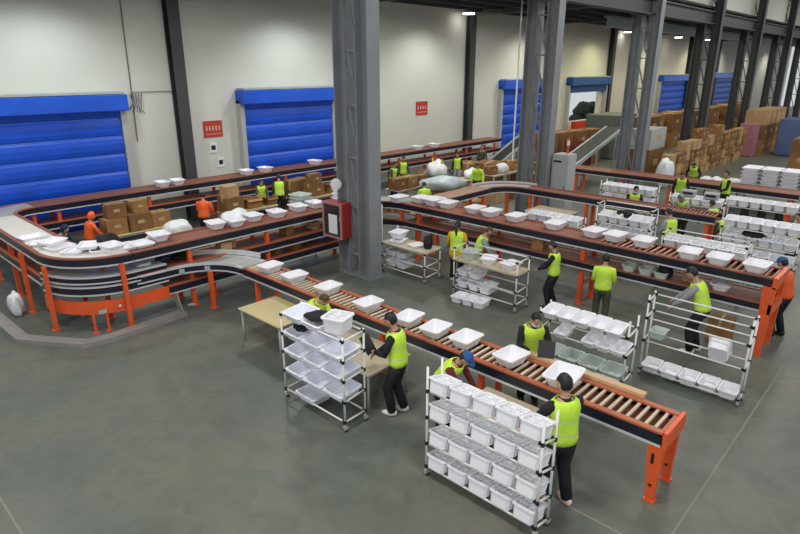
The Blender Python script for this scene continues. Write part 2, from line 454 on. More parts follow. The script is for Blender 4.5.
# grey guard plate around the curve
G = [(2.55, 16.0), (2.62, 13.3), (3.45, 12.05), (4.05, 11.9), (5.75, 12.05)]
mb = MB()
mb.sweep(G, [(0, 0), (0.26, 0), (0.26, 0.1), (0, 0.1)])
t = tag(mb.build('floor_guard', M_GSTEEL), 'grey steel floor guard bent around the orange curved conveyor end', 'guard')
mb = MB(); mb.beam((5.68, 12.18, 0.09), (5.62, 12.28, 0.52), 0.2, 0.03); mb.build('guard_upright', M_GSTEEL, t)

# left side and the rear run along the wall
c = conv('side_conveyor', 'short white-decked conveyor at the left edge linking the curved end to the wall line', (3.875, 16.1))
deck(c, [(3.875, 13.9), (3.875, 18.25)], DW, 1.62, 'belt', deckm=M_WDECK, lip=M_LIP)
deck(c, [(3.875, 13.9), (3.875, 18.25)], DW, 1.09, 'belt')
legs(c, [(3.52, 16.2), (4.22, 16.2), (3.52, 18.0), (4.22, 18.0)], 1.45)
c = conv('corner_conveyor', 'curved grey conveyor corner under the leftmost blue dock curtain', (4.9, 18.25))
deck(c, arc(4.9, 18.25, 1.025, 180, 90, 14), DW, 1.62, 'belt', deckm=M_CURVE)
deck(c, arc(4.9, 18.25, 1.025, 180, 90, 14), DW, 1.09, 'belt', deckm=M_CURVE)
legs(c, [(4.2, 18.9), (4.85, 18.95), (4.85, 19.6)], 1.45)
CY = 19.275
for (xa, xb, lab) in ((4.9, 17.0, 'brown two-tier conveyor along the wall below the two large blue dock curtains'), (17.0, 28.6, 'brown two-tier conveyor along the bare wall below the small red square sign')):
    c = conv('wall_conveyor', lab, ((xa + xb) / 2, CY))
    deck(c, [(xa, CY), (xb, CY)], DW, 1.62, 'belt', lip=M_BELT)
    deck(c, [(xa, CY), (xb, CY)], DW, 1.09, 'belt', lip=M_TERRA)
    n = 5; xs = [xa + 0.6 + (xb - xa - 1.2) * i / (n - 1) for i in range(n)]
    legs(c, [(x, 18.93) for x in xs] + [(x, 19.6) for x in xs], 1.45)

# the front packing line (A)
AX = 7.175; AW = 0.65
c = conv('packing_conveyor', 'long front roller conveyor with orange end legs, pale rollers showing near the camera', (AX, 6.5))
deck(c, [(AX, 11.35), (AX, 1.9)], AW, 1.05, 'rollers', pitch=0.125, th=0.17)
for y in (10.9, 9.0, 6.9, 4.7):
    for x in (6.92, 7.43):
        mb = MB(); mb.box((x, y, 0.43), (0.08, 0.08, 0.86)); mb.build('leg', M_ORANGE, c, world=True)
    mb = MB(); mb.box((AX, y, 0.3), (0.46, 0.05, 0.06)); mb.build('cross_bar', M_ORANGE, c, world=True)
for x, o_ in ((6.89, 0), (7.46, 0)):
    mb = MB()
    mb.loft([[(x - 0.05, 2.06, 0.86), (x + 0.05, 2.06, 0.86), (x + 0.05, 1.86, 0.86), (x - 0.05, 1.86, 0.86)],
             [(x - 0.04, 1.99, 0.0), (x + 0.04, 1.99, 0.0), (x + 0.04, 1.89, 0.0), (x - 0.04, 1.89, 0.0)]])
    lg = mb.build('end_leg', M_ORANGE, c, world=True)
    mb = MB(); mb.box((x, 1.94, 0.012), (0.11, 0.15, 0.024)); mb.build('foot_plate', M_ORANGE, lg, world=True)
    mb = MB(); mb.box((x - 0.051, 1.97, 0.66), (0.012, 0.035, 0.15)); mb.box((x - 0.047, 1.95, 0.26), (0.02, 0.04, 0.03)); mb.build('slot_plate', M_BLACK, lg, world=True)
mb = MB(); mb.box((AX, 1.86, 0.96), (AW + 0.04, 0.05, 0.24)); mb.build('end_plate', M_ORANGE, c, world=True)
mb = MB(); mb.box((AX, 1.98, 0.5), (0.5, 0.04, 0.1)); mb.build('cross_bar', M_ORANGE, c, world=True)
mb = MB(); mb.box((AX, 1.905, 1.02), (AW, 0.09, 0.05)); mb.build('end_cap', M_TERRA, c, world=True)
# curve joining the front line to the middle tier
c = conv('branch_curve', 'grey curved conveyor branch with pale guides where the front line leaves the tiered line', (6.7, 12.2))
p = [(5.0, 12.78), (5.75, 12.75)] + arc(5.75, 11.35, 1.4, 90, 0, 14)[1:]
deck(c, p, 0.7, 1.06, 'belt', deckm=M_CURVE, th=0.14, lip=M_ALU)
mb = MB(); mb.sweep(arc(5.75, 11.35, 1.76, 96, 8, 14), [(0, 1.08), (0.03, 1.08), (0.03, 1.2), (0, 1.2)]); mb.build('guide', M_ALU, c, world=True)
mb = MB(); mb.sweep(arc(5.75, 11.35, 1.045, 100, 10, 14), [(0, 1.07), (0.03, 1.07), (0.03, 1.11), (0, 1.11)]); mb.build('guide', M_ALU, c, world=True)
for a in (82, 50):
    q = (5.75 + 1.03 * math.cos(math.radians(a)), 11.35 + 1.03 * math.sin(math.radians(a)))
    mb = MB(); mb.box((*q, 0.97), (0.12, 0.05, 0.09), math.radians(a + 90)); mb.build('bracket', M_GREY, c, world=True)
legs(c, [(6.42, 12.05), (6.85, 12.75)], 0.9)

# second line (B), its corner and its lower tier
BX = 12.875
c = conv('corner_conveyor', 'brown conveyor corner just behind the twin column with the red cabinet', (12.4, 12.4))
p = arc(11.5, 11.5, 1.375, 90, 0, 14)
deck(c, p, DW, 1.62, 'belt', deckm=M_CURVE, lip=M_LIP); deck(c, p, DW, 1.09, 'belt', deckm=M_CURVE, lip=M_LIP)
legs(c, [(11.55, 12.53), (12.5, 11.6), (13.2, 11.6)], 1.45)
c = conv('tiered_conveyor', 'two-tier brown roller conveyor with an orange end frame beside the person in the orange jacket', (BX, 6.5))
deck(c, [(BX, 11.5), (BX, 5.6)], DW, 1.62, 'rollers', roll=M_ROLLP, pitch=0.08, lip=M_LIP)
deck(c, [(BX, 5.6), (BX, 2.0)], DW, 1.62, 'rollers', roll=mat('pale_pink_roller', (0.52, 0.25, 0.17), 0.4, 0.1), pitch=0.13, lip=M_LIP)
deck(c, [(BX, 11.5), (BX, 2.0)], DW, 1.09, 'belt', th=0.14, lip=M_LIP)
ys = (11.0, 8.6, 5.85)
legs(c, [(12.58, y) for y in ys] + [(13.2, y) for y in ys], 1.45, w=0.1)
for y in ys:
    mb = MB(); mb.box((BX, y, 0.5), (0.62, 0.05, 0.07)); mb.build('cross_bar', M_ORANGE, c, world=True)
for x in (12.47, 13.27):
    mb = MB()
    mb.loft([[(x - 0.05, 2.12, 1.45), (x + 0.05, 2.12, 1.45), (x + 0.05, 1.9, 1.45), (x - 0.05, 1.9, 1.45)], [(x - 0.05, 2.08, 0), (x + 0.05, 2.08, 0), (x + 0.05, 1.94, 0), (x - 0.05, 1.94, 0)]])
    mb.build('end_leg', M_ORANGE, c, world=True)
mb = MB(); mb.box((BX, 1.93, 1.53), (DW + 0.06, 0.08, 0.22)); mb.box((BX, 1.93, 1.0), (DW + 0.06, 0.08, 0.2)); mb.build('end_plate', M_ORANGE, c, world=True)

# cross line and the third and fourth lines behind
c = conv('cross_conveyor', 'tan conveyor crossing from the second line towards the white control cabinet', (14.7, 11.35))
deck(c, [(13.35, 11.35), (16.2, 11.35)], 0.65, 1.6, 'belt', lip=mat('tan_lip', (0.42, 0.27, 0.19), 0.5), deckm=mat('tan_belt', (0.38, 0.22, 0.15), 0.55))
deck(c, [(13.35, 11.35), (16.2, 11.35)], 0.65, 1.05, 'belt')
legs(c, [(14.2, 11.08), (14.2, 11.62), (15.9, 11.08), (15.9, 11.62)], 1.43)
p = arc(16.2, 10.25, 1.1, 90, 0, 12)
c = conv('corner_conveyor', 'curved grey conveyor corner with white guide in front of the second twin column', (17, 11))
deck(c, p, 0.65, 1.6, 'belt', deckm=M_CURVE, lip=M_LIP)
mb = MB(); mb.sweep(arc(16.2, 10.25, 1.43, 95, -5, 12), [(0, 1.61), (0.03, 1.61), (0.03, 1.67), (0, 1.67)]); mb.build('guide', M_ALU, c, world=True)
legs(c, [(16.9, 10.8), (17.2, 11.0)], 1.43)
c = conv('third_conveyor', 'brown conveyor third from the front, behind the pale desk and its white bins', (17.3, 7.2))
deck(c, [(17.3, 10.25), (17.3, 4.3)], 0.65, 1.6, 'rollers', roll=M_ROLLP, pitch=0.1, lip=M_BELT)
legs(c, [(x, y) for x in (17.05, 17.55) for y in (10.0, 8.0, 6.2, 4.5)], 1.43)
c = conv('rear_conveyor', 'rearmost long brown conveyor, in front of the stacked brown cartons', (25.25, 7.5))
deck(c, [(25.25, 12.6), (25.25, 3.7)], 1.0, 1.1, 'belt', lip=M_LIP)
legs(c, [(x, y) for x in (24.85, 25.65) for y in (12.3, 10.2, 8.2, 6.2, 4.0)], 0.93)

# inclined belts
def incline(label, a, b, w):
    r = thing('inclined_conveyor', label, 'conveyor', (a[0], a[1], 0), group='inclined belts')
    d = Vector(b) - Vector(a)
    mb = MB(); mb.beam(a, b, w, 0.06); mb.build('belt', M_RUBBER, r, world=True)
    n = Vector((-d.y, d.x, 0)).normalized() * (w / 2 + 0.05)
    for s in (1, -1):
        mb = MB(); mb.beam(Vector(a) + n * s, Vector(b) + n * s, 0.08, 0.17); mb.build('side_frame', M_GREY, r, world=True)
    for t in (0.15, 0.85):
        q = Vector(a) + d * t
        for s in (1, -1):
            mb = MB(); mb.tube((q.x + n.x * s, q.y + n.y * s, 0), (q.x + n.x * s, q.y + n.y * s, q.z), 0.05, 6); mb.build('leg', M_GREY, r, world=True)
incline('black inclined belt with grey sides rising behind the white control cabinet', (25.5, 13.3, 0.95), (30.7, 13.3, 2.4), 0.8)
incline('black inclined belt rising from the wall line towards the third dock door', (26.7, 18.05, 0.5), (30.1, 18.05, 1.8), 0.7)

# ---------------------------------------------------------------- people
def ring(c, a, b, s, f, n=16):
    return [c + s * (a * math.cos(2 * PI * j / n)) + f * (b * math.sin(2 * PI * j / n)) for j in range(n)]

def ik(a, b, l1, l2, hint):
    a, b = Vector(a), Vector(b); d = b - a; L = d.length
    mx = (l1 + l2) * 0.995
    if L > mx: b = a + d * (mx / L); d = b - a; L = mx
    x = (l1 * l1 - l2 * l2 + L * L) / (2 * L); h = math.sqrt(max(l1 * l1 - x * x, 0))
    u = d / L; hv = Vector(hint); hv = (hv - u * hv.dot(u)).normalized()
    return a + u * x + hv * h, b

def remeshed(mb, name, m, parent, voxel):
    o = mb.build(name, m, parent)
    md = o.modifiers.new('r', 'REMESH'); md.mode = 'VOXEL'; md.voxel_size = voxel
    sm = o.modifiers.new('s', 'SMOOTH'); sm.iterations = 2; sm.factor = 0.5
    dg = bpy.context.evaluated_depsgraph_get(); dg.update()
    me = bpy.data.meshes.new_from_object(o.evaluated_get(dg))
    o.modifiers.clear(); old = o.data; o.data = me; bpy.data.meshes.remove(old)
    me.materials.clear(); me.materials.append(m)
    me.polygons.foreach_set('use_smooth', [True] * len(me.polygons))
    me.name = name
    return o

def person(label, xy, face, h=1.68, lean=0.0, nod=0.15, turn=0.0, hands=None, feet=None, vest=M_VEST, sleeve=M_CBLK, trousers=M_CBLK,
           shoe=M_SHOEB, hair=M_HAIR, cap=None, longhair=False, mask=False, fine=False, drop=0.0, hood=None, skirt=None, group=None):
    r = thing('person', label, 'person', (xy[0], xy[1], 0), math.radians(face), group)
    k = h / 1.72; r.scale = (k, k, k)
    S = Vector((0, 1, 0))
    cl, sl = math.cos(lean), math.sin(lean)
    P0 = Vector((-0.35 * sl * 0.5, 0, 0.93 - drop))
    def sp(t):                     # a point on the spine, bending progressively
        a = lean * min(1, 0.55 + t)
        return P0 + Vector((math.sin(a) * t, 0, math.cos(a) * t))
    def fr(t):
        a = lean * min(1, 0.6 + t); return Vector((math.cos(a), 0, -math.sin(a)))
    T = [(-0.08, .15, .105), (0.0, .168, .12), (0.10, .158, .112), (0.20, .15, .106), (0.32, .168, .116), (0.42, .182, .115), (0.48, .165, .092), (0.525, .085, .065), (0.55, .056, .058)]
    def torso(mb, grow, t0, t1, top=1.0, mfun=None):
        rs = [ring(sp(t), a + grow, b + grow, S, fr(t)) for t, a, b in T if t0 <= t <= t1]
        if mfun is None: mb.loft(rs)
        else:
            for i in range(len(rs) - 1): mb.loft([rs[i], rs[i + 1]], mfun(i), cap=False)
            n = len(rs[0]); mb.add(rs[0], [tuple(range(n))], 0); mb.add(rs[-1], [tuple(range(n))], 0)
    hips = [P0 + Vector((0, s * 0.09, -0.03)) for s in (1, -1)]
    feet = feet or ((0.03, 0.11), (-0.06, -0.11))
    shoulders = [sp(0.455) + Vector((0, s * 0.185, 0)) for s in (1, -1)]
    hands = hands or ((0.18, 0.26, 0.86), (0.12, -0.26, 0.84))
    body = MB(); jac = MB(); tro = MB()
    torso(body, 0, -0.1, 0.6)
    body.chain([sp(0.50), sp(0.60)], [.056, .052], 10)
    # legs
    shoes = []
    for s, hp, ft in ((1, hips[0], feet[0]), (-1, hips[1], feet[1])):
        an = Vector((ft[0], ft[1], 0.085)); kn, an = ik(hp, an, 0.425, 0.425, (1, 0.12 * s, 0))
        body.chain([hp, hp.lerp(kn, 0.4), kn, kn.lerp(an, 0.35), an], [.082, .075, .052, .054, .036], 10, round_=True)
        tro.chain([hp, hp.lerp(kn, 0.4), kn, kn.lerp(an, 0.35), an + Vector((0, 0, -0.01))], [.108, .102, .084, .078, .07], 12, round_=False)
        body.ell(an + Vector((0.06, 0, -0.045)), (.11, .04, .03), 10, 6)
        sh = MB()
        sh.ell(an + Vector((0.055, 0.0, -0.045)), (.135, .05, .048), 12, 8, f=lambda p: Vector((p.x, p.y, max(p.z, -0.72))))
        sh.ell(an + Vector((-0.03, 0, -0.02)), (.055, .045, .055), 10, 6)
        shoes.append(sh)
    tr0 = [ring(sp(t), a + .016, b + .016, S, fr(t)) for t, a, b in T[:3]]
    tro.loft([ring(P0 + Vector((0, 0, -0.15)), .15, .105, S, Vector((1, 0, 0)))] + tr0)
    # arms and hands
    torso(jac, .012, -0.02, 0.5)
    jac.chain([sp(0.49), sp(0.545)], [.085, .07], 12)
    for s, sh, hd in ((1, shoulders[0], hands[0]), (-1, shoulders[1], hands[1])):
        el, wr = ik(sh, Vector(hd), 0.285, 0.25, (-0.5, 0.55 * s, -0.75))
        body.chain([sp(0.44) + Vector((0, s * 0.1, 0)), sh, sh.lerp(el, 0.5), el, el.lerp(wr, 0.4), wr], [.06, .055, .045, .037, .037, .026], 10, round_=True)
        jac.chain([sp(0.445) + Vector((0, s * 0.11, 0)), sh, sh.lerp(el, 0.5), el, el.lerp(wr, 0.5), wr + (el - wr) * 0.1], [.07, .07, .06, .052, .048, .04], 10, round_=True)
        d = (wr - el).normalized()
        side = d.cross(Vector((0, 0, 1)));
        side = side.normalized() if side.length > 0.2 else Vector((0, 1, 0))
        nrm = side.cross(d).normalized()           # back of the hand
        c0 = wr + d * 0.015
        def sec(q, a, b): return [q + side * (a * math.cos(2 * PI * j / 10)) + nrm * (b * math.sin(2 * PI * j / 10)) for j in range(10)]
        body.loft([sec(wr - d * 0.02, .026, .02), sec(c0 + d * .02, .034, .018), sec(c0 + d * .06, .042, .016), sec(c0 + d * .085, .038, .012)])
        for q, ln in ((-.031, .062), (-.0105, .074), (.0105, .07), (.031, .054)):
            b0 = c0 + d * .075 + side * q
            b1 = b0 + (d * 0.9 - nrm * 0.35).normalized() * ln * 0.55; b2 = b1 + (d * 0.55 - nrm * 0.85).normalized() * ln * 0.55
            body.chain([b0, b1, b2], [.0098, .0092, .008], 7, round_=True)
        th = side * (-s if True else s)
        t0 = c0 + d * .025 + th * .03; t1 = t0 + (d * 0.7 + th * 0.7).normalized() * .035; t2 = t1 + (d * 0.9 + th * 0.15 - nrm * 0.4).normalized() * .03
        body.chain([t0, t1, t2], [.013, .0115, .0095], 7, round_=True)
    # head
    ha = lean * 0.75 + nod
    MH = Matrix.Rotation(turn, 3, 'Z') @ Matrix.Rotation(ha, 3, 'Y')
    nk = sp(0.60); hc = nk + MH @ Vector((0.018, 0, 0.105))
    def headf(p):
        w = 1.0 - 0.30 * max(0, -p.z) ** 1.5
        return Vector((p.x * (w if p.x > 0 else 1.0) + (0.12 * max(0, -p.z) if p.x > 0 else 0), p.y * w, p.z))
    body.ell(hc, (.098, .077, .122), 18, 14, MH, f=headf)
    body.loft([[hc + MH @ Vector(v) for v in q] for q in (
        ((.088, -.012, .015), (.088, .012, .015), (.07, .012, .012), (.07, -.012, .012)),
        ((.112, -.017, -.028), (.112, .017, -.028), (.07, .017, -.03), (.07, -.017, -.03)))])
    body.ell(hc + MH @ Vector((.088, 0, -.066)), (.014, .026, .009), 8, 6, MH)
    for s in (1, -1):
        body.ell(hc + MH @ Vector((-.005, s * .077, -.008)), (.022, .012, .033), 8, 6, MH)
        body.ell(hc + MH @ Vector((.082, s * .032, .028)), (.014, .026, .008), 8, 6, MH)
    bo = remeshed(body, 'body', M_SKIN, r, 0.0065 if fine else 0.013)
    for s in (1, -1):
        e = MB(); e.ell(hc + MH @ Vector((.088, s * .031, .010)), (.010, .014, .008), 8, 6, MH); e.build('eye', M_BLACK, bo, smooth=True)
    # hair
    hm = MB()
    def hairf(p):
        z = p.z
        lim = -0.62 if p.x < -0.1 else -0.1 if p.x < 0.15 else (0.30 if p.x < 0.6 else 0.42)
        return Vector((p.x * (0.93 if p.x > 0.5 else 1), p.y, max(z, lim)))
    hm.ell(hc + MH @ Vector((-.012, 0, .012)), (.104, .086, .122), 18, 12, MH, f=hairf)
    if longhair:
        hm.chain([hc + MH @ Vector((-.10, 0, .02)), hc + MH @ Vector((-.15, 0, -.06)), hc + MH @ Vector((-.145, 0, -.2)), hc + MH @ Vector((-.12, 0, -.32))], [.035, .045, .035, .012], 8, round_=True)
    hm.build('hair', hair, r, smooth=True)
    if cap:
        cm = MB()
        cm.ell(hc + MH @ Vector((-.008, 0, .03)), (.112, .093, .112), 16, 10, MH, f=lambda p: Vector((p.x, p.y, max(p.z, 0.12))))
        cm.loft([[hc + MH @ Vector((x, y, z)) for x, y in ((.07, -.08), (.16, -.055), (.18, 0), (.16, .055), (.07, .08))] for z in (.042, .052)])
        cm.build('cap', cap, r, smooth=True)
    if hood:
        cm = MB()
        cm.ell(hc + MH @ Vector((-.025, 0, .0)), (.118, .108, .145), 16, 10, MH, f=lambda p: Vector((min(p.x, 0.45), p.y, p.z)))
        cm.build('hood', hood, r, smooth=True)
    if mask:
        cm = MB(); cm.ell(hc + MH @ Vector((.05, 0, -.052)), (.068, .068, .045), 14, 8, MH); cm.build('face_mask', M_MASK, r, smooth=True)
    jac.build('jacket', sleeve, r, smooth=True)
    if vest is not None:
        vm = MB()
        rs = [(-0.03, .172, .125), (0.03, .176, .128), (0.075, .172, .124), (0.115, .168, .122), (0.2, .162, .117), (0.26, .166, .12), (0.30, .172, .123), (0.38, .182, .126), (0.44, .182, .122), (0.485, .165, .102), (0.52, .11, .082)]
        rr = [ring(sp(t), a + .012, b + .012, S, fr(t), 20) for t, a, b in rs]
        vm.loft(rr, cap=False, mf=lambda i: 1 if i in (2, 5) else 0)
        vo = vm.build('safety_vest', [vest, M_BAND if vest is M_VEST else vest], r, smooth=True)
        md = vo.modifiers.new('thick', 'SOLIDIFY'); md.thickness = 0.008; md.offset = 1
    if skirt:
        vm = MB(); rr = [ring(sp(t), a, b, S, fr(t), 20) for t, a, b in ((-0.2, .19, .15), (-0.1, .195, .15), (0.0, .19, .14), (0.06, .18, .13))]
        vm.loft(rr, cap=False); vo = vm.build('tied_jacket', skirt, r, smooth=True)
        md = vo.modifiers.new('thick', 'SOLIDIFY'); md.thickness = 0.01; md.offset = 1
    tro.build('trousers', trousers, r, smooth=True)
    for sh in shoes: sh.build('shoe', shoe, r, smooth=True)
    return r

W_ = dict
person('person in lime vest and black sleeves beside the left storage rack, black clipboard in hand', (6.12, 5.78), 112, 1.76, 0.12, 0.35, hands=((0.34, 0.10, 1.08), (0.36, -0.04, 1.0)), feet=((0.05, 0.1), (-0.08, -0.1)), shoe=M_SHOEW, fine=True)
person('person bending over the beige table behind the left storage rack, lime vest, head down', (6.35, 8.25), 275, 1.66, 0.75, 0.45, hands=((0.55, 0.2, 0.80), (0.55, -0.2, 0.80)), fine=True, sleeve=M_VEST, hair=M_BHAIR)
person('person in lime vest and face mask at the far side of the front roller conveyor', (7.92, 4.42), 222, 1.72, 0.22, 0.5, hands=((0.36, 0.16, 1.11), (0.36, -0.1, 1.11)), mask=True, fine=True)
person('person in lime vest seen from behind at the right end of the full white-bin rack', (6.02, 2.83), 62, 1.82, 0.06, 0.1, turn=0.25, hands=((0.34, 0.36, 1.02), (0.36, -0.16, 1.06)), feet=((0.10, 0.12), (-0.08, -0.1)), shoe=M_SHOEO, fine=True)
person('person in a blue cap and maroon sleeves bending behind the full white-bin rack', (6.22, 4.86), 278, 1.62, 0.62, 0.4, hands=((0.42, 0.26, 0.80), (0.5, -0.15, 0.80)), sleeve=M_CRED, cap=M_CBLUE, fine=True)
person('person with a black ponytail, lime vest and yellow jacket tied at the waist', (11.78, 8.98), 25, 1.62, 0.08, 0.25, hands=((0.28, 0.24, 1.0), (0.26, -0.2, 1.0)), longhair=True, sleeve=M_CYEL, skirt=M_CYEL, shoe=M_SHOEW)
person('person with brown hair in lime vest bending behind the low white rack', (12.0, 8.4), -60, 1.60, 0.35, 0.4, hands=((0.35, 0.2, 0.9), (0.38, -0.2, 0.9)), sleeve=M_CGRY, hair=M_BHAIR)
person('person in lime vest and black trousers at the right end of the low white rack', (11.86, 6.2), 105, 1.62, 0.05, 0.4, hands=((0.36, 0.14, 1.02), (0.36, -0.1, 1.0)))
person('person in lime vest standing with back turned between the orange post and white bins', (11.75, 4.95), 20, 1.60, 0.04, 0.25, hands=((0.28, 0.12, 1.05), (0.28, -0.12, 1.05)), sleeve=M_VEST, trousers=M_COLV)
person('person in lime vest and grey sleeves leaning left behind the near-empty white pipe rack', (11.74, 2.98), 98, 1.78, 0.34, 0.4, hands=((0.5, 0.22, 0.86), (0.52, -0.12, 0.9)), sleeve=M_CGRY, shoe=M_SHOEW)
person('person in an orange jacket and black trousers at the end of the second conveyor', (13.75, 1.95), 75, 1.70, 0.2, 0.35, hands=((0.34, 0.18, 1.02), (0.36, -0.1, 1.0)), vest=M_OVEST, sleeve=M_OVEST, cap=M_CBLUE)
person('person in lime vest cut off by the right edge of the picture', (18.74, 2.64, 1.60)[:2], 140, 1.66, 0.1, 0.2, sleeve=M_COLV)
person('person in lime vest with grey sleeves standing behind the second conveyor', (16.42, 5.22), 70, 1.76, 0.14, 0.4, hands=((0.34, 0.2, 1.0), (0.34, -0.2, 1.0)), sleeve=M_CGRY)
person('person in lime vest at the left end of the white rack beyond the second conveyor', (17.99, 7.59, 1.52)[:2], 200, 1.58, 0.2, 0.5, hands=((0.34, 0.2, 0.95), (0.34, -0.2, 0.95)), sleeve=M_VEST)
person('person with black hair and face mask just behind the third conveyor', (19.45, 7.5), 215, 1.72, 0.25, 0.35, hands=((0.36, 0.2, 0.98), (0.36, -0.2, 0.98)), mask=True)
person('person in lime vest and black trousers standing by the rear conveyor near the aisle', (24.31, 5.98, 1.72)[:2], 130, 1.74, 0.06, 0.2, hands=((0.3, 0.16, 1.0), (0.3, -0.1, 1.0)))
person('person in lime vest and pale hood stooping over the third conveyor', (20.01, 6.04, 1.40)[:2], 165, 1.62, 0.5, 0.4, hands=((0.4, 0.2, 0.95), (0.4, -0.2, 0.95)), sleeve=M_CGRY, hood=M_CGRY)
person('person with black hair in grey and lime clothes at the end of the third conveyor', (19.38, 4.97, 1.50)[:2], 60, 1.56, 0.2, 0.3, hands=((0.34, 0.2, 0.95), (0.34, -0.2, 0.95)), sleeve=M_CGRY)
person('person in lime vest and green clothes bending at the white bins right of centre', (18.06, 4.29, 1.30)[:2], 80, 1.60, 0.6, 0.4, hands=((0.4, 0.2, 0.85), (0.4, -0.2, 0.85)), sleeve=M_GREEN)
person('person in lime vest left of two stooping together in front of the brown cartons', (23.66, 7.39, 1.60)[:2], 200, 1.70, 0.35, 0.4)
person('person in lime vest curled forward right under the brown cartons', (27.73, 8.21, 1.35)[:2], 190, 1.60, 0.55, 0.5)
person('person in lime vest left of the pair behind the worktable under the middle dock curtain', (12.1, 18.3), 250, 1.56, 0.2, 0.4, hands=((0.36, 0.2, 0.9), (0.36, -0.2, 0.9)), sleeve=M_COLV)
person('person in lime vest right of the pair behind the worktable under the middle dock curtain', (12.85, 18.2), 60, 1.62, 0.1, 0.3, sleeve=M_COLV)
person('person in an orange vest with black hair beside the wall conveyor', (9.12, 17.1), 40, 1.64, 0.12, 0.3, hands=((0.34, 0.2, 1.0), (0.34, -0.2, 0.98)), vest=M_OVEST, sleeve=M_OVEST)
person('person in an orange hooded jacket under the leftmost blue dock curtain', (5.68, 17.2), 0, 1.58, 0.2, 0.3, hands=((0.36, 0.2, 0.95), (0.36, -0.2, 0.95)), vest=M_OVEST, sleeve=M_OVEST, hood=M_OVEST)
person('person in a navy hood stooping inside the curved conveyor end', (4.75, 16.75), 300, 1.58, 0.5, 0.3, hands=((0.4, 0.2, 0.9), (0.4, -0.2, 0.9)), vest=None, sleeve=M_CNAVY, hood=M_CNAVY)
person('person in lime vest leftmost of those sorting beside the bare wall', (18.12, 17.34, 1.60)[:2], 280, 1.60, 0.15, 0.3, sleeve=M_COLV)
person('person in lime vest second from left among those sorting beside the bare wall', (19.49, 18.04, 1.60)[:2], 250, 1.62, 0.1, 0.3, sleeve=M_COLV)
person('person in lime vest seated low, back turned, between the sack and the cross conveyor', (16.94, 14.53, 1.30)[:2], 50, 1.60, 0.25, 0.5, sleeve=M_VEST, drop=0.38, feet=((0.35, 0.12), (0.35, -0.12)), hands=((0.4, 0.2, 0.7), (0.4, -0.2, 0.7)))
person('person in lime vest and grey trousers behind the sack with yellow ties', (22.21, 17.03, 1.60)[:2], 200, 1.62, 0.12, 0.3, trousers=M_CGRY)
person('person in lime vest stooping beside the tan cross conveyor', (20.45, 14.60, 1.50)[:2], 210, 1.62, 0.3, 0.45, sleeve=M_VEST)
person('person in dark clothes with white straps standing near the end of the wall conveyor', (24.98, 17.64, 1.62)[:2], 230, 1.66, 0.05, 0.2, vest=None, sleeve=M_COLV)

# ---------------------------------------------------------------- plastic trays and bins
def tray_mesh(name, L, Wd, H, tap, m, t=0.012, rim=0.018, fill=None):
    """open tapered box: L along x, Wd along y; rolled rim, inner floor, ribs on the long walls"""
    mb = MB()
    def rr(l, w, z, c=0.035):
        l, w = l / 2, w / 2; c = min(c, l * .4, w * .4)
        return [(-l + c, -w, z), (l - c, -w, z), (l, -w + c, z), (l, w - c, z), (l - c, w, z), (-l + c, w, z), (-l, w - c, z), (-l, -w + c, z)]
    mb.loft([rr(L * tap, Wd * tap, 0), rr(L, Wd, H - 0.02), rr(L + 2 * rim, Wd + 2 * rim, H - 0.018), rr(L + 2 * rim, Wd + 2 * rim, H), rr(L - 2 * t, Wd - 2 * t, H), rr(L * tap - 2 * t, Wd * tap - 2 * t, t)])
    for s in (-1, 1):
        for f in (-0.25, 0.25):
            mb.beam((f * L * tap, s * (Wd * tap / 2 + 0.004), 0.01), (f * L, s * (Wd / 2 + 0.004), H - 0.03), 0.014, 0.012)
    ms = [m]
    if fill:                                     # wrapped goods heaped inside
        rr_ = random.Random(int(L * 100 + H * 1000)); ms = [m, M_GOODS]
        for gx in (-.3, 0, .3):
            for gy in (-.22, .22):
                mb.ell((gx * L, gy * Wd, H * fill), (L * .2, Wd * .27, H * rr_.uniform(.14, .26)), 8, 5, m=1)
    o = mb.build(name, ms); me = o.data; bpy.data.objects.remove(o); return me
M_GOODS = mat('wrapped_goods', (0.72, 0.74, 0.80), 0.45, var=0.18, scale=14)
T_CONV = tray_mesh('plastic_tray', 0.44, 0.34, 0.15, 0.74, M_WHITE)
T_BIN = tray_mesh('plastic_bin', 0.44, 0.29, 0.19, 0.88, M_WHITE)
T_TALL = tray_mesh('tall_bin', 0.33, 0.29, 0.185, 0.93, M_WHITE, fill=0.78)
T_BINF = tray_mesh('filled_bin', 0.44, 0.29, 0.19, 0.88, M_WHITE, fill=0.85)
T_FROST = tray_mesh('frosted_tray', 0.44, 0.48, 0.14, 0.80, M_WHITE2)
T_FROST2 = tray_mesh('frosted_bin', 0.44, 0.36, 0.2, 0.78, M_WHITE3)
T_FLAT = tray_mesh('flat_tray', 0.50, 0.40, 0.07, 0.92, M_WHITE)
T_BIG = tray_mesh('storage_tray', 0.5, 0.62, 0.16, 0.84, M_WHITE)
def put(name, me, loc, label, cat, group=None, rz=0.0, ry=0.0, rx=0.0, sc=None):
    o = bpy.data.objects.new(name, me); COL.objects.link(o); o.location = loc; o.rotation_euler = (rx, ry, rz)
    if sc: o.scale = (sc, sc, sc) if not isinstance(sc, tuple) else sc
    return tag(o, label, cat, group)

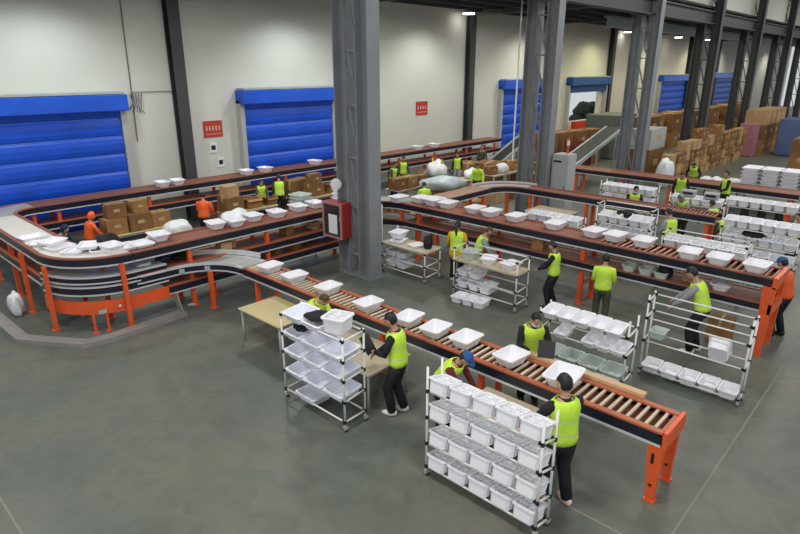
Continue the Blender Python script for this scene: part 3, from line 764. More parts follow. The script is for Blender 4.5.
# trays riding on the lines
A_T = [(262, 276), (299, 275), (331, 287), (371, 302), (410, 317), (437, 328), (465, 339), (513, 355)]
ys = [(7.24, 10.71, 1.10)[1], (7.27, 9.79, 1.10)[1], (7.27, 8.73, 1.10)[1], (7.23, 7.52, 1.10)[1], (7.21, 6.50, 1.10)[1], (7.19, 5.85, 1.10)[1], (7.17, 5.23, 1.10)[1], (7.23, 4.34, 1.10)[1], (7.10, 3.43, 1.15)[1]]
for i, y in enumerate(ys):
    put('plastic_tray', T_CONV, (AX + RND.uniform(-0.03, 0.03), y, 1.046), 'white tray on the front packing conveyor, %s from the far end' % ORD[i], 'tray', 'trays on the front packing conveyor', PI / 2 * 0 + RND.uniform(-0.12, 0.12), sc=1.08 if i < 8 else 1.25)
ys = [(12.52, 11.79, 1.67)[1], (12.64, 11.26, 1.67)[1], (12.58, 10.74, 1.67)[1], (12.61, 10.24, 1.67)[1], (12.45, 9.28, 1.67)[1], (12.78, 8.76, 1.67)[1], (12.71, 7.97, 1.67)[1], (12.60, 6.84, 1.67)[1], (12.58, 5.82, 1.67)[1], (12.61, 5.30, 1.67)[1], (12.69, 4.64, 1.67)[1], (12.66, 3.60, 1.67)[1], (12.66, 3.02, 1.67)[1], (12.70, 2.34, 1.67)[1]]
for i, y in enumerate(ys):
    x = BX + (-0.12 if i > 10 else 0.08)
    if y > 11.4: x = 12.55
    put('plastic_tray', T_CONV, (x, y, 1.618), 'white tray on the second conveyor, %s from the red cabinet end' % ORD[i], 'tray', 'trays on the second conveyor', RND.uniform(-0.12, 0.12), sc=1.15 if i != 2 else 1.3)
xs = [(4.65, 12.64, 1.68)[0], (5.76, 12.82, 1.68)[0], (7.22, 12.54, 1.68)[0], (7.68, 12.61, 1.68)[0], (8.30, 12.70, 1.68)[0], (8.96, 12.62, 1.68)[0], (9.78, 12.76, 1.68)[0], (10.39, 12.82, 1.68)[0]]
for i, x in enumerate(xs):
    put('plastic_tray', T_CONV, (x, DY + (0.03 if i in (0, 3, 5) else 0.16), 1.618), 'white tray on the three-tier conveyor, %s from the curved end' % ORD[i], 'tray', 'trays on the three-tier conveyor', PI / 2 + RND.uniform(-0.15, 0.15), sc=1.12)
xs = [(8.86, 18.82, 1.68)[0], (9.40, 18.76, 1.68)[0], (12.13, 19.04, 1.68)[0], (12.98, 19.11, 1.68)[0], (15.41, 19.08, 1.68)[0], (21.81, 18.93, 1.68)[0], (23.08, 18.97, 1.68)[0]]
for i, x in enumerate(xs):
    put('plastic_tray', T_CONV, (x, CY - 0.05, 1.615), 'white plastic tray on the wall conveyor, %s from the left' % ORD[i], 'tray', 'trays on the wall conveyor', PI / 2 + RND.uniform(-0.2, 0.2), sc=1.15)
# the heap of flat trays on the curved end
for i, (px, py, dz, rz) in enumerate(((3.78, 15.3, 0, 0.1), (3.82, 14.6, 0, -0.2), (3.95, 13.95, 0, 0.3), (4.10, 13.45, 0, 0.7), (4.5, 13.15, 0, 1.2), (4.95, 12.95, 0, 1.5), (3.9, 14.25, 0.08, 0.5), (4.35, 13.35, 0.08, 1.0), (5.3, 12.9, 0, 1.55))):
    put('flat_tray', T_FLAT, (px, py, 1.616 + dz), 'flat white tray on the curved conveyor end, %s counted from the left edge' % ORD[i], 'tray', 'flat trays on the curved conveyor end', rz)

# ---------------------------------------------------------------- pipe racks
def rack(label, x0, y0, y1, dep, hgt, levels, group='white pipe racks', board=None, post_h=None, clamp=True):
    x1 = x0 + dep; r = thing('pipe_rack', label, 'rack', ((x0 + x1) / 2, (y0 + y1) / 2, 0), group=group)
    for i, (x, y) in enumerate(((x0, y0), (x0, y1), (x1, y0), (x1, y1))):
        hh = post_h[i] if post_h else hgt
        mb = MB(); mb.tube((x, y, 0.09), (x, y, hh), 0.017, 10); po = mb.build('post', M_PIPE, r, world=True, smooth=True)
        mb = MB(); mb.box((x, y, 0.095), (0.05, 0.05, 0.03)); mb.box((x + 0.02, y, 0.065), (0.07, 0.035, 0.05)); ca = mb.build('caster', M_GREY, r, world=True)
        mb = MB(); mb.tube((x + 0.025, y - 0.014, 0.036), (x + 0.025, y + 0.014, 0.036), 0.036, 12); mb.build('wheel', M_BLACK, ca, world=True)
        if clamp:
            for zf, zb in levels:
                z = zf if x == x0 else zb
                mb = MB(); mb.tube((x, y, z - 0.03), (x, y, z + 0.025), 0.025, 8); mb.box((x, y + (0.025 if y == y0 else -0.025), z), (0.036, 0.045, 0.036))
                mb.build('clamp', M_BLACK, po, world=True)
    for zf, zb in levels:
        for x, z in ((x0, zf), (x1, zb)):
            mb = MB(); mb.tube((x, y0, z), (x, y1, z), 0.0145, 8); mb.build('shelf_rail', M_PIPE, r, world=True, smooth=True)
        for y in (y0, y1):
            mb = MB(); mb.tube((x0, y, zf), (x1, y, zb), 0.0145, 8); mb.build('side_rail', M_PIPE, r, world=True, smooth=True)
    if board:
        zf, m = board
        mb = MB(); mb.box(((x0 + x1) / 2, (y0 + y1) / 2, zf), (dep + 0.1, y1 - y0 + 0.06, 0.03)); mb.build('board', m, r, world=True)
    return r

def shelf_fill(me, name, x0, dep, y0, y1, zf, zb, n, text, group, slots=None, sc=None, cat='bin', jit=0.012, dx=0.0, dz=0.0):
    pitch = (y1 - y0) / n; ang = -math.atan2(zb - zf, dep)
    wy = max(v.co.y for v in me.vertices) * 2
    sx, sz = (1, 1) if sc is None else ((sc, sc) if not isinstance(sc, tuple) else (sc[0], sc[2]))
    sc = (sx, 0.965 * pitch / wy, sz)
    for i in range(n):
        if slots and i not in slots: continue
        y = y1 - pitch * (i + 0.5)     # leftmost in the picture first
        put(name, me, (x0 + dep / 2 + dx + RND.uniform(-jit, jit), y, (zf + zb) / 2 + 0.022 + dz - dx * math.tan(ang)), text % ORD[i], cat, group, RND.uniform(-0.006, 0.006), ang, sc=sc)

# the full rack nearest the camera
X2, Y20, Y21 = 5.25, 2.69, 4.41
lv = [(1.35, 1.27), (0.95, 0.87), (0.54, 0.46), (0.17, 0.11)]
rack('white pipe rack full of white bins, nearest the camera', X2, Y20, Y21, 0.30, 1.66, lv, post_h=(1.6, 1.7, 1.66, 1.72))
for (zf, zb), nm in zip(lv, ('top', 'second', 'third', 'lowest')):
    shelf_fill(T_TALL, 'plastic_bin', X2, 0.30, Y20 - 0.0, Y21 + 0.0, zf, zb, 5, 'white bin, %s from the left, on the ' + nm + ' shelf of the nearest rack', 'bins on the nearest rack', dx=-0.035)
# the frosted-tray rack left of it
X1, Y10, Y11 = 5.17, 6.0, 7.52
lv = [(1.56, 1.60), (1.22, 1.27), (0.89, 0.94), (0.53, 0.58), (0.18, 0.2)]
rack('white pipe rack of frosted trays standing left of the person with the clipboard', X1, Y10, Y11, 0.43, 1.62, lv, post_h=(1.63, 1.60, 1.64, 1.66))
for (zf, zb), nm in zip(lv[:4], ('top', 'second', 'third', 'fourth')):
    shelf_fill(T_FROST, 'frosted_tray', X1, 0.43, Y10 + 0.03, Y11 - 0.03, zf, zb, 3, 'frosted tray, %s from the left, on the ' + nm + ' shelf of the left storage rack', 'trays on the left storage rack', cat='tray', slots=(0, 1, 2) if nm != 'top' else (0, 1), dz=-0.105)
put('frosted_tray', T_FROST, (X1 + 0.215, 7.0, 0.10), 'frosted tray half empty on the bottom rails of the left storage rack', 'tray', 'trays on the left storage rack')
put('tall_bin', T_TALL, (X1 + 0.2, 6.32, 1.60), 'white bin standing at the right end of the left storage rack top', 'bin', None, 0.3, 0.0, sc=(1.1, 1.25, 1.25))
# the long pair of near-empty racks behind the front line
XR, YR0, YR1 = 10.14, 1.74, 3.40
lv = [(1.46, 1.52), (1.14, 1.20), (0.70, 0.76), (0.12, 0.16)]
rack('near-empty white pipe rack with one bin on its third rails, right of the pair', XR, YR0, YR1, 0.27, 1.58, lv)
shelf_fill(T_BIN, 'plastic_bin', XR, 0.27, YR0 + 0.02, YR1 - 0.02, 0.12, 0.16, 5, 'low white bin, %s from the left, bottom shelf of the near-empty rack', 'bins on the near-empty rack', sc=(.72, 1, .75), dz=-0.05)
put('plastic_bin', T_BIN, (XR + 0.14, 2.2, 0.76), 'single white bin standing on the third rails of the near-empty pipe rack', 'bin', None, 0.1, 0.9, sc=1.1)
put('frosted_bin', T_FROST2, (XR + 0.14, 3.2, 0.77), 'small frosted bin at the left end of the near-empty rack', 'bin', None, 0.0, sc=0.7)
XL, YL0, YL1 = 9.05, 3.28, 4.92
lv = [(1.15, 1.22), (0.80, 0.86), (0.32, 0.36)]
rack('white pipe rack left of the near-empty one, trays on all three shelves', XL, YL0, YL1, 0.36, 1.42, lv, post_h=(1.45, 1.24, 1.45, 1.28))
shelf_fill(T_BIN, 'plastic_bin', XL, 0.36, YL0 + 0.12, YL1 - 0.02, 1.15, 1.22, 5, 'white bin, %s from the left, top shelf of the rack behind the front line', 'bins on the rack behind the front line', sc=(0.86, 1, .7), dz=-0.115)
shelf_fill(T_BIN, 'plastic_bin', XL, 0.36, YL0 + 0.02, YL1 - 0.02, 0.80, 0.86, 6, 'white bin, %s place along the middle shelf of the rack behind the front line', 'bins on the rack behind the front line', slots=(1, 3, 4, 5), sc=(.86, .9, .6), dz=-.08)
shelf_fill(T_FROST2, 'frosted_bin', XL, 0.36, YL0 + 0.04, YL1 - 0.02, 0.32, 0.36, 4, 'frosted bin, %s from the left, low shelf of the rack behind the front line', 'frosted bins behind the front line', sc=(.86, 1.15, .9), dz=-.1)

# workbenches and racks between the first and second lines
lv = [(0.80, 0.82), (0.46, 0.50), (0.16, 0.20)]
rack('white pipe workbench with a cream top, at the column end of the second line', 11.05, 9.45, 11.0, 0.62, 1.2, lv, board=(0.845, M_TABLE2), post_h=(0.85, 1.9, 0.85, 1.2))
shelf_fill(T_BIN, 'plastic_bin', 11.05, 0.62, 9.5, 10.95, 0.46, 0.50, 4, 'white bin, %s from the left, middle shelf of the cream-topped workbench', 'bins under the cream workbench', slots=(0, 1), sc=(1.1, 1.3, .75))
shelf_fill(T_BIN, 'plastic_bin', 11.05, 0.62, 9.5, 10.95, 0.16, 0.20, 4, 'white bin, %s from the left, lower shelf of the cream-topped workbench', 'bins under the cream workbench', slots=(0, 1), sc=(1.1, 1.3, .8))
put('flat_tray', T_FLAT, (11.35, 10.65, 0.862), 'white flat tray at the left end of the cream workbench top', 'tray', None, 0.3, sc=0.9)
put('flat_tray', T_FLAT, (11.35, 10.0, 0.862), 'white flat tray in the middle of the cream workbench top', 'tray', None, -0.3, sc=0.8)
put('plastic_tray', T_CONV, (11.5, 10.8, 0.935), 'white tray stacked at the back corner of the cream workbench', 'tray', None, 0.2, 0.0, sc=1.1)
lv = [(1.22, 1.24), (0.90, 0.92), (0.50, 0.54), (0.20, 0.24)]
rack('low white pipe rack with a cream board, behind the person with brown hair', 11.0, 6.65, 8.45, 0.5, 1.26, lv, board=(0.935, M_TABLE2))
shelf_fill(T_BIN, 'plastic_bin', 11.0, 0.5, 6.7, 8.4, 0.50, 0.54, 5, 'white bin, %s from the left on the third shelf of the cream-board rack', 'bins on the cream-board rack', slots=(0, 1), sc=(1, 1.1, .7))
shelf_fill(T_BIN, 'plastic_bin', 11.0, 0.5, 6.7, 8.4, 0.20, 0.24, 5, 'white bin, %s from the left on the bottom shelf of the cream-board rack', 'bins on the cream-board rack', slots=(0, 1, 2), sc=(1.1, 1.15, .9))
put('plastic_tray', T_CONV, (11.27, 7.6, 0.952), 'white tray left of centre on the cream board of the low rack', 'tray', None, 0.4)
put('plastic_tray', T_CONV, (11.27, 7.0, 0.952), 'white tray right of centre on the cream board of the low rack', 'tray', None, -0.2)
put('frosted_bin', T_FROST2, (11.27, 8.15, 0.952), 'frosted bin at the left end of the cream board of the low rack', 'bin', None, 0.1)
for i, y in enumerate((8.05, 7.75, 7.45)):
    put('plastic_bin', T_BIN, (10.75 + 0.03 * i, y, 0.012), 'white bin on the floor before the cream-board rack, %s from the left' % ORD[i], 'bin', 'white bins on the floor', 0.1, sc=(1, .95, .8))

# racks beyond the second and third lines
def rack_full(label, x0, y0, y1, hgt, lv, n, tail, dep=0.45, me=None, skip=None):
    rack(label, x0, y0, y1, dep, hgt, lv)
    for i, (zf, zb) in enumerate(lv):
        if skip and i in skip: continue
        nm = ('top', 'second', 'third', 'fourth')[i]
        shelf_fill(me or (T_BINF if (i + n) % 2 else T_BIN), 'plastic_bin', x0, dep, y0 + 0.02, y1 - 0.02, zf, zb, n, 'white bin, %s from the left, ' + nm + ' shelf of ' + tail, 'bins on ' + tail)
rack_full('white pipe rack of bins in front of the pale desk beyond the second line', 15.25, 7.35, 9.05, 1.3, [(1.05, 1.1), (0.6, 0.65)], 5, 'the pale desk rack')
rack_full('tall white pipe rack beyond the second line, left of the grey-sleeved person', 15.5, 5.45, 6.95, 1.85, [(1.80, 1.84), (1.3, 1.38), (0.92, 1.0), (0.5, 0.56)], 5, 'the tall rack past the second line', skip=(0,))
rack_full('white pipe rack heaped with bins beyond the second line, right of the grey-sleeved person', 14.9, 3.0, 4.9, 1.5, [(1.46, 1.5), (1.12, 1.2), (0.75, 0.8)], 6, 'the heaped rack past the second line', skip=(0,))
rack_full('white pipe rack of bins past the end of the third line', 17.1, 2.35, 4.15, 1.6, [(1.36, 1.42), (0.95, 1.02), (0.5, 0.55)], 6, 'the rack past the third line')
rack_full('white pipe rack farther right, before the rear conveyor', 19.7, 2.9, 4.8, 1.5, [(1.40, 1.44), (0.9, 0.95)], 6, 'the right rack at the rear conveyor', skip=(1,))
rack_full('white pipe rack left of the hooded stooping person, before the rear conveyor', 20.4, 7.2, 9.1, 1.55, [(1.2, 1.25), (0.8, 0.85)], 6, 'the left rack at the rear conveyor')
rack_full('white pipe rack holding a row of bins, middle of those before the rear conveyor', 20.2, 5.0, 6.6, 1.5, [(1.15, 1.2), (0.7, 0.75)], 5, 'the middle rack at the rear conveyor')

# ---------------------------------------------------------------- tables
def table(label, x0, x1, y0, y1, z=0.72, m=None, legm=None, group='work tables'):
    r = thing('work_table', label, 'table', ((x0 + x1) / 2, (y0 + y1) / 2, 0), group=group)
    mb = MB(); mb.box(((x0 + x1) / 2, (y0 + y1) / 2, z - 0.015), (x1 - x0, y1 - y0, 0.03)); tp = mb.build('tabletop', m or M_TABLE, r, world=True, bevel=0.006)
    for x in (x0 + 0.06, x1 - 0.06):
        for y in (y0 + 0.06, y1 - 0.06):
            mb = MB(); mb.tube((x, y, 0), (x, y, z - 0.03), 0.024, 10); mb.build('leg', legm or M_GREY, r, world=True, smooth=True)
    for y in (y0 + 0.06, y1 - 0.06):
        mb = MB(); mb.box(((x0 + x1) / 2, y, z - 0.06), (x1 - x0 - 0.12, 0.03, 0.05)); mb.build('apron_rail', legm or M_GREY, r, world=True)
    return r
table('pale yellow empty work table under the front conveyor, left of the storage rack', 5.88, 6.82, 8.66, 10.06)
table('beige work table between the left storage rack and the front conveyor', 5.75, 6.8, 6.08, 7.75, m=M_TABLE2)
table('beige work table behind the full rack nearest the camera', 5.98, 6.8, 3.15, 4.5, m=M_TABLE2)
table('pale bench-high desk beyond the second conveyor', 15.9, 16.9, 8.15, 9.5, 1.15, M_TABLE2)
for i, (xa, xb) in enumerate(((6.1, 8.0), (9.95, 12.0), (13.2, 15.4))):
    table('long beige sorting table in front of the wall conveyor, %s from the left' % ORD[i], xa, xb, 17.1, 17.8, 0.8, M_TABLE, group='sorting tables by the wall')
for i, (xa, xb, ya) in enumerate(((16.6, 18.6, 15.6), (19.0, 21.6, 15.0), (22.0, 24.4, 14.8))):
    table('cream sorting table in front of the bare wall, %s from the left' % ORD[i], xa, xb, ya, ya + 0.75, 0.8, M_TABLE2, group='sorting tables by the bare wall')

# ---------------------------------------------------------------- cartons, bags, clutter
def carton_mesh(name, d, m, flaps=False):
    mb = MB(); x, y, z = d
    if flaps:
        t = 0.012
        for s in (-1, 1):
            mb.box((s * (x / 2 - t / 2), 0, z / 2), (t, y, z)); mb.box((0, s * (y / 2 - t / 2), z / 2), (x - 2 * t, t, z))
            mb.beam((s * x / 2, 0, z), (s * (x / 2 + 0.16), 0, z + 0.05), y, 0.008)
            mb.beam((0, s * y / 2, z), (0, s * (y / 2 + 0.13), z - 0.06), x, 0.008)
        mb.box((0, 0, 0.006), (x, y, 0.012)); ms = [m, M_TAPE]
    else:
        mb.box((0, 0, z / 2), d)
        mb.box((0, 0, z + 0.001), (x + 0.004, 0.06, 0.003), m=1)
        for s in (-1, 1): mb.box((s * (x / 2 + 0.001), 0, z - 0.06), (0.003, 0.06, 0.12), m=1)
        mb.box((0, -y / 2 - 0.001, z * .55), (x * .3, 0.003, z * .2), m=1)
        ms = [m, M_TAPE]
    o = mb.build(name, ms); me = o.data; bpy.data.objects.remove(o); return me
CT = [carton_mesh('cardboard_carton', (0.6, 0.5, 0.46), m) for m in (M_CARD, M_CARD2, M_CARD3)]
CO = [carton_mesh('open_carton', (0.55, 0.42, 0.32), m, True) for m in (M_CARD, M_CARD2)]
def bag_mesh(name, seed, m, r=(0.4, 0.3, 0.18), amp=0.16):
    rr = random.Random(seed); w = [(rr.uniform(2, 6), rr.uniform(0, 6), rr.uniform(2, 6), rr.uniform(0, 6)) for _ in range(4)]
    def f(p):
        d = 1 + sum(amp * .5 * math.sin(a * p.x + b + 2 * p.z) * math.sin(c * p.y + e) for a, b, c, e in w)
        return Vector((p.x * d, p.y * d, max(p.z * d, -0.75)))
    mb = MB(); mb.ell((0, 0, r[2] * 0.75), r, 24, 14, f=f); o = mb.build(name, m, smooth=True); me = o.data; bpy.data.objects.remove(o); return me
BAG = [bag_mesh('poly_bag', k, M_BAG) for k in range(3)]
GBAG = bag_mesh('grey_sack', 7, M_GBAG, (0.9, 0.6, 0.32), 0.2)
DBAG = bag_mesh('dark_bag', 9, M_CBLK, (0.22, 0.18, 0.16))
PBAG = bag_mesh('purple_bag', 10, mat('purple_film', (0.03, 0.02, 0.10), 0.4), (0.2, 0.16, 0.12))

# on and around the left sorting tables
for i, (x, y, z, k, rz, s) in enumerate(((6.45, 17.45, .8, 0, .04, 1), (7.13, 17.45, .8, 1, .05, 1.1), (6.55, 17.5, 1.265, 1, -.1, .9), (7.78, 17.45, .8, 0, .0, .95), (7.2, 17.5, 1.31, 0, .2, .8))):
    put('cardboard_carton', CT[k], (x, y, z), 'brown carton on the leftmost sorting table, %s in its untidy pile' % ORD[i], 'carton', 'cartons on the leftmost sorting table', rz, sc=s)
for i, (x, y, z, k, rz, s) in enumerate(((10.3, 17.42, .8, 1, .05, 1.1), (11.12, 17.45, .8, 0, -.05, 1.0), (10.3, 17.45, 1.31, 2, .2, .8), (11.86, 17.42, .8, 1, .05, .75), (13.9, 17.45, .8, 1, .1, 1.0), (14.75, 17.45, .8, 0, .1, 1.0), (13.9, 17.45, 1.265, 1, .1, .8))):
    put('open_carton' if i % 2 else 'cardboard_carton', CO[k % 2] if i % 2 else CT[k], (x, y, z), 'brown carton on the %s sorting table, %s in the pile' % ('middle' if i < 4 else 'third', ORD[i if i < 4 else i - 4]), 'carton', 'cartons on the sorting tables', rz, sc=s)
put('cardboard_carton', CT[1], (13.75, 18.3, 0.0), 'tall dark carton stack base right of the vested pair by the wall', 'carton', None, 0.3, sc=(1.6, 1.2, 2.9))
for i, (x, y, z, rz, s) in enumerate(((7.8, 15.75, 0.505, .3, 1.1), (8.0, 16.4, .505, 1.2, 1.0), (7.2, 16.3, .505, 2, 1.1), (7.7, 16.1, .80, .6, 1.2), (7.05, 15.75, .505, .2, 1.0))):
    put('poly_bag', BAG[i % 3], (x, y, z), 'white poly bag in the heap behind the three-tier conveyor, %s of the heap' % ORD[i], 'bag', 'white bags heaped behind the conveyor', rz, sc=s)
table('small grey trolley table behind the three-tier conveyor carrying a white bag', 9.3, 9.95, 15.7, 16.4, .78, M_GREY, M_DSTEEL)
table('grey packing table behind the three-tier conveyor under a heap of white bags', 6.75, 8.4, 15.45, 16.75, .5, M_GREY, M_DSTEEL)
put('poly_bag', BAG[1], (9.62, 16.05, 0.785), 'single white bag lying right of the person in the orange vest', 'bag', None, .4, sc=1.3)
for i in range(9):
    put('frosted_bin', T_FROST2, (10.35 + 0.02 * (i % 2), 13.65, 0.9 + 0.105 * i), 'greenish-white tray in the stack behind the three-tier conveyor, %s from the bottom' % ORD[i], 'tray', 'stacked greenish trays', 0.1 + 0.05 * (i % 3), sc=(1.1, 1.35, .9))
r = thing('pallet_stand', 'low steel stand carrying the stacked greenish trays', 'stand', (10.37, 13.65, 0))
mb = MB(); mb.box((0, 0, 0.87), (0.6, 0.6, 0.05)); mb.build('top', M_GREY, r)
for sx in (-.25, .25):
    for sy in (-.25, .25): mb = MB(); mb.box((sx, sy, 0.425), (0.05, 0.05, 0.85)); mb.build('leg', M_GREY, r)
for i in range(3):
    put('plastic_bin', T_BIN, (11.28 + .02 * i, 12.95, 1.62 + 0.12 * i), 'white bin in the short stack near the red cabinet, %s from the bottom' % ORD[i], 'bin', 'short stack of white bins', 1.5, sc=(1, 1.2, .8))
put('dark_bag', DBAG, (4.75, 13.35, 1.64), 'round black bag behind the trays at the curved conveyor end', 'bag', None)
put('cardboard_carton', CT[1], (5.3, 15.9, 0.0), 'dark brown carton beside the person in the navy hood', 'carton', None, .3, sc=(1, 1, 2.2))
# on the middle and low tiers of the front line
put('poly_bag', BAG[0], (5.25, 12.85, 1.09), 'white bag on the middle tier left of the branch curve', 'bag', None, .5, sc=.55)
put('purple_bag', PBAG, (5.75, 12.95, 1.10), 'dark purple bag on the middle tier next to a white bag', 'bag', None)
put('dark_bag', DBAG, (6.15, 13.0, 1.09), 'flat black bag on the middle tier beside the purple one', 'bag', None, sc=(1.2, 1, .6))
for i, (x, y, z, s, k) in enumerate(((7.2, 12.7, 1.09, .55, 2), (7.45, 12.9, 1.09, .5, 2), (9.2, 12.85, 1.09, .5, 0), (10.1, 12.8, 1.09, .45, 2), (8.75, 12.8, .66, .55, 1), (9.4, 12.85, .66, .6, 0))):
    put('cardboard_carton', CT[k], (x, y, z), 'small carton on the %s tier of the three-tier conveyor, %s from the left' % ('middle' if i < 4 else 'low', ORD[i if i < 4 else i - 4]), 'carton', 'cartons on the lower tiers', 1.5 + .1 * i, sc=s)
# floor bits by the curved end
put('poly_bag', BAG[2], (3.12, 15.01, 0.00), 'white bag slumped beside the orange skirt at the left edge', 'bag', None, 1.4, sc=(.7, .5, 1.7))
mb = MB(); mb.tube((0, -.09, .045), (0, .05, .045), .04, 12); mb.tube((0, .05, .045), (0, .09, .045), .02, 12)
o = tag(mb.build('plastic_bottle', mat('pale_bottle_plastic', (.45, .5, .52), .2), smooth=False), 'small pale bottle lying on the floor right of the grey floor guard', 'bottle'); o.location = (6.1, 12.5, 0); o.rotation_euler = (0, 0, .8)
# the bay between the wall line and the cross conveyor
for i, (x, y, z, k, rz, s) in enumerate(((16.9, 15.9, .8, 1, .1, 1), (17.5, 15.9, .8, 0, .2, 1), (18.2, 15.95, .8, 1, -.2, .9), (15.6, 14.3, 0, 1, .2, 1.2), (15.4, 13.5, 0, 0, .4, 1.1), (15.5, 15.2, 0, 1, .1, 1.3), (17.2, 13.4, 0, 1, .0, 1.2), (18.3, 13.2, 0, 0, .1, 1.2), (20.9, 13.9, 0, 2, -.1, 1.2), (21.9, 13.8, 0, 1, .2, 1.1))):
    put('cardboard_carton', CT[k], (x, y, z), ('brown carton on the leftmost cream sorting table, %s of three' if z else 'brown carton on the floor of the sorting bay, %s from the left') % ORD[i if z else i - 3], 'carton', 'cartons in the sorting bay', rz, sc=s)
put('grey_sack', GBAG, (18.3, 14.75, .74), 'big pale grey sack heaped above the cartons in the sorting bay', 'sack', None, -.6, sc=1.0)
put('cardboard_carton', CT[1], (18.3, 14.75, 0), 'wide dark carton under the big pale grey sack', 'carton', None, -.6, sc=(2.0, 1.6, 1.6))
r = thing('round_container', 'grey-green round container holding a white sack with yellow ties', 'container', (20.1, 16.55, 0))
mb = MB(); mb.tube((0, 0, 0), (0, 0, .95), .5, 18, .58); mb.build('drum', M_GTARP, r, smooth=False)
o = put('white_sack', BAG[1], (20.1, 16.55, .85), 'white sack with two yellow ties on top of the grey-green container', 'sack', None, 0.3, sc=(1.25, 1.5, 2.2))
for s in (-1, 1):
    mb = MB(); mb.chain([(0.08 * s, 0.10 * s, .12), (.12 * s, .17 * s, .24), (.13 * s, .2 * s, .34)], [.035, .045, .02], 8, round_=True); mb.build('tie', M_CYEL, o, smooth=True)
for i, q in enumerate(((23.1, 15.15, .805), (21.0, 15.35, .805))):
    put('poly_bag', BAG[i], q, ('white bag on the right end of the sorting bay' if i == 0 else 'pale bag lying left of the white one in the sorting bay'), 'bag', None, .3, sc=(1.2, 1.0, 1.3))
for i, (x, y, z, k, s) in enumerate(((22.3, 15.2, .805, 1, .8), (23.95, 15.2, .805, 0, 1.0), (25.2, 15.3, 0, 1, 2.2), (24.2, 16.6, 0, 1, 2.2), (20.9, 17.75, 0, 1, 1.8), (23.9, 17.6, 0, 0, 2.0))):
    put('cardboard_carton', CT[k], (x, y, z), 'dark carton at the far end of the sorting bay, %s from the left' % ORD[i], 'carton', 'cartons at the far end of the sorting bay', .1 * i, sc=s)

# odds and ends on the middle racks
for i, (p_, lab) in enumerate((((11.4, 9.65, .86), 'black pouch standing on the cream workbench beside the ponytailed person'), ((10.0, 3.1, 1.0), ''), )):
    if lab: put('dark_bag', DBAG, p_, lab, 'bag', None, .2, sc=(.7, .7, 1.3))
put('dark_bag', DBAG, (X1 + .2, 7.25, 1.30), 'flat black pouch on the second shelf of the left storage rack', 'bag', None, .8, sc=(.7, .7, .4))
put('dark_bag', DBAG, (X1 + .24, 6.85, 1.60), 'black cloth draped over the top trays of the left storage rack', 'bag', None, .8, sc=(.8, 1.2, .4))
put('dark_bag', DBAG, (16.0, 6.3, 1.45), 'black bag among the bins of the tall rack beyond the second line', 'bag', None, .3, sc=(.9, 1.5, .7))
put('dark_bag', DBAG, (17.35, 3.4, 1.08), 'black bag on the second shelf of the rack past the third line', 'bag', None, .3, sc=(.9, 1.5, .9))
for i, x in enumerate((20.75, 20.75, 20.9)):
    put('dark_bag', DBAG, (19.85, 4.25 - .45 * i, 0.93), 'upright dark green pouch on the right rack before the rear conveyor, %s from the left' % ORD[i], 'bag', 'dark green pouches', .2, sc=(.6, .6, 2.0))
for i, y in enumerate((4.75, 4.38, 4.05)):
    put('frosted_bin', T_FROST2, (12.62, y, 1.092), 'rounded white tub on the lower tier of the second conveyor, %s of three' % ORD[i], 'tub', 'white tubs on the lower tier', .1, sc=.75)
put('plastic_tray', T_CONV, (12.75, 2.9, 1.092), 'white tray on the lower tier near the orange end frame', 'tray', None, .1)
put('cardboard_carton', CT[2], (12.9, 3.55, 1.09), 'yellowish carton on the lower tier behind the leaning person', 'carton', None, .1, sc=.5)
put('dark_bag', DBAG, (12.7, 4.0, 1.09), 'black bag hanging over the lower tier behind the white tubs', 'bag', None, .1, sc=(.8, .8, 1.3))
put('cardboard_carton', CT[0], (12.9, 2.8, 0), 'brown carton on the floor under the orange end frame', 'carton', None, .1, sc=.9)
put('cardboard_carton', CT[0], (12.75, 7.1, 1.09), 'brown carton on the lower tier behind the person at the low rack end', 'carton', None, .1, sc=.6)
mb = MB(); mb.beam((0, 0, 0), (.12, 0, .24), .26, .012); o = tag(mb.build('tablet', M_BLACK), 'black tablet propped on the batten of the front roller conveyor', 'tablet'); o.location = (7.55, 3.95, 1.12); o.rotation_euler = (0, 0, .5)
mb = MB(); mb.beam((0, 0, 0), (0, .17, .26), .24, .012)
o = tag(mb.build('clipboard', M_BLACK), 'black clipboard held by the person beside the left storage rack', 'clipboard'); o.location = (5.88, 6.10, 1.08); o.rotation_euler = (0, 0, .2)
mb = MB(); mb.box((0, 0, 0), (.12, 2.2, .05)); o = tag(mb.build('timber_batten', mat('pale_timber', (.62, .42, .24), .6)), 'pale timber batten along the far edge of the front roller conveyor', 'batten'); o.location = (7.56, 3.5, 1.09)

# the cartons beyond the rear conveyor
n = 0
for i in range(19):
    hgt = 4 if i > 2 else 3
    if i in (6, 7, 11): hgt = 5
    for k in range(hgt):
        x = 29.9 + i * 0.66 + RND.uniform(-.012, .012)
        put('cardboard_carton', RND.choice(CT), (x, 10.05 + RND.uniform(-.05, .05), .468 * k), 'brown carton, %s up in the %s stack from the left, beyond the rear conveyor' % (ORD[k], ORD[i]), 'carton', 'stacked cartons beyond the rear conveyor', RND.uniform(-.02, .02))
for i in range(4):
    for k in range(3):
        put('cardboard_carton', CT[k % 3], (44.9 + i * 1.4, 9.9, .93 * k), 'large brown carton, %s up in the %s tall stack beside the aisle' % (ORD[k], ORD[i]), 'carton', 'tall carton stacks by the aisle', RND.uniform(-.05, .05), sc=(1.9, 2.4, 2.0))
for i in range(3):
    for j in range(3):
        for k in range(2):
            put('cardboard_carton', CT[(i + k) % 3], (37.5 + i * 1.33, 3.9 + j * 1.0, .93 * k), 'large carton, %s layer, %s row, %s along, in the block across the aisle' % (ORD[k], ORD[j], ORD[i]), 'carton', 'carton block across the aisle', RND.uniform(-.05, .05), sc=(2.0, 1.8, 2.0))
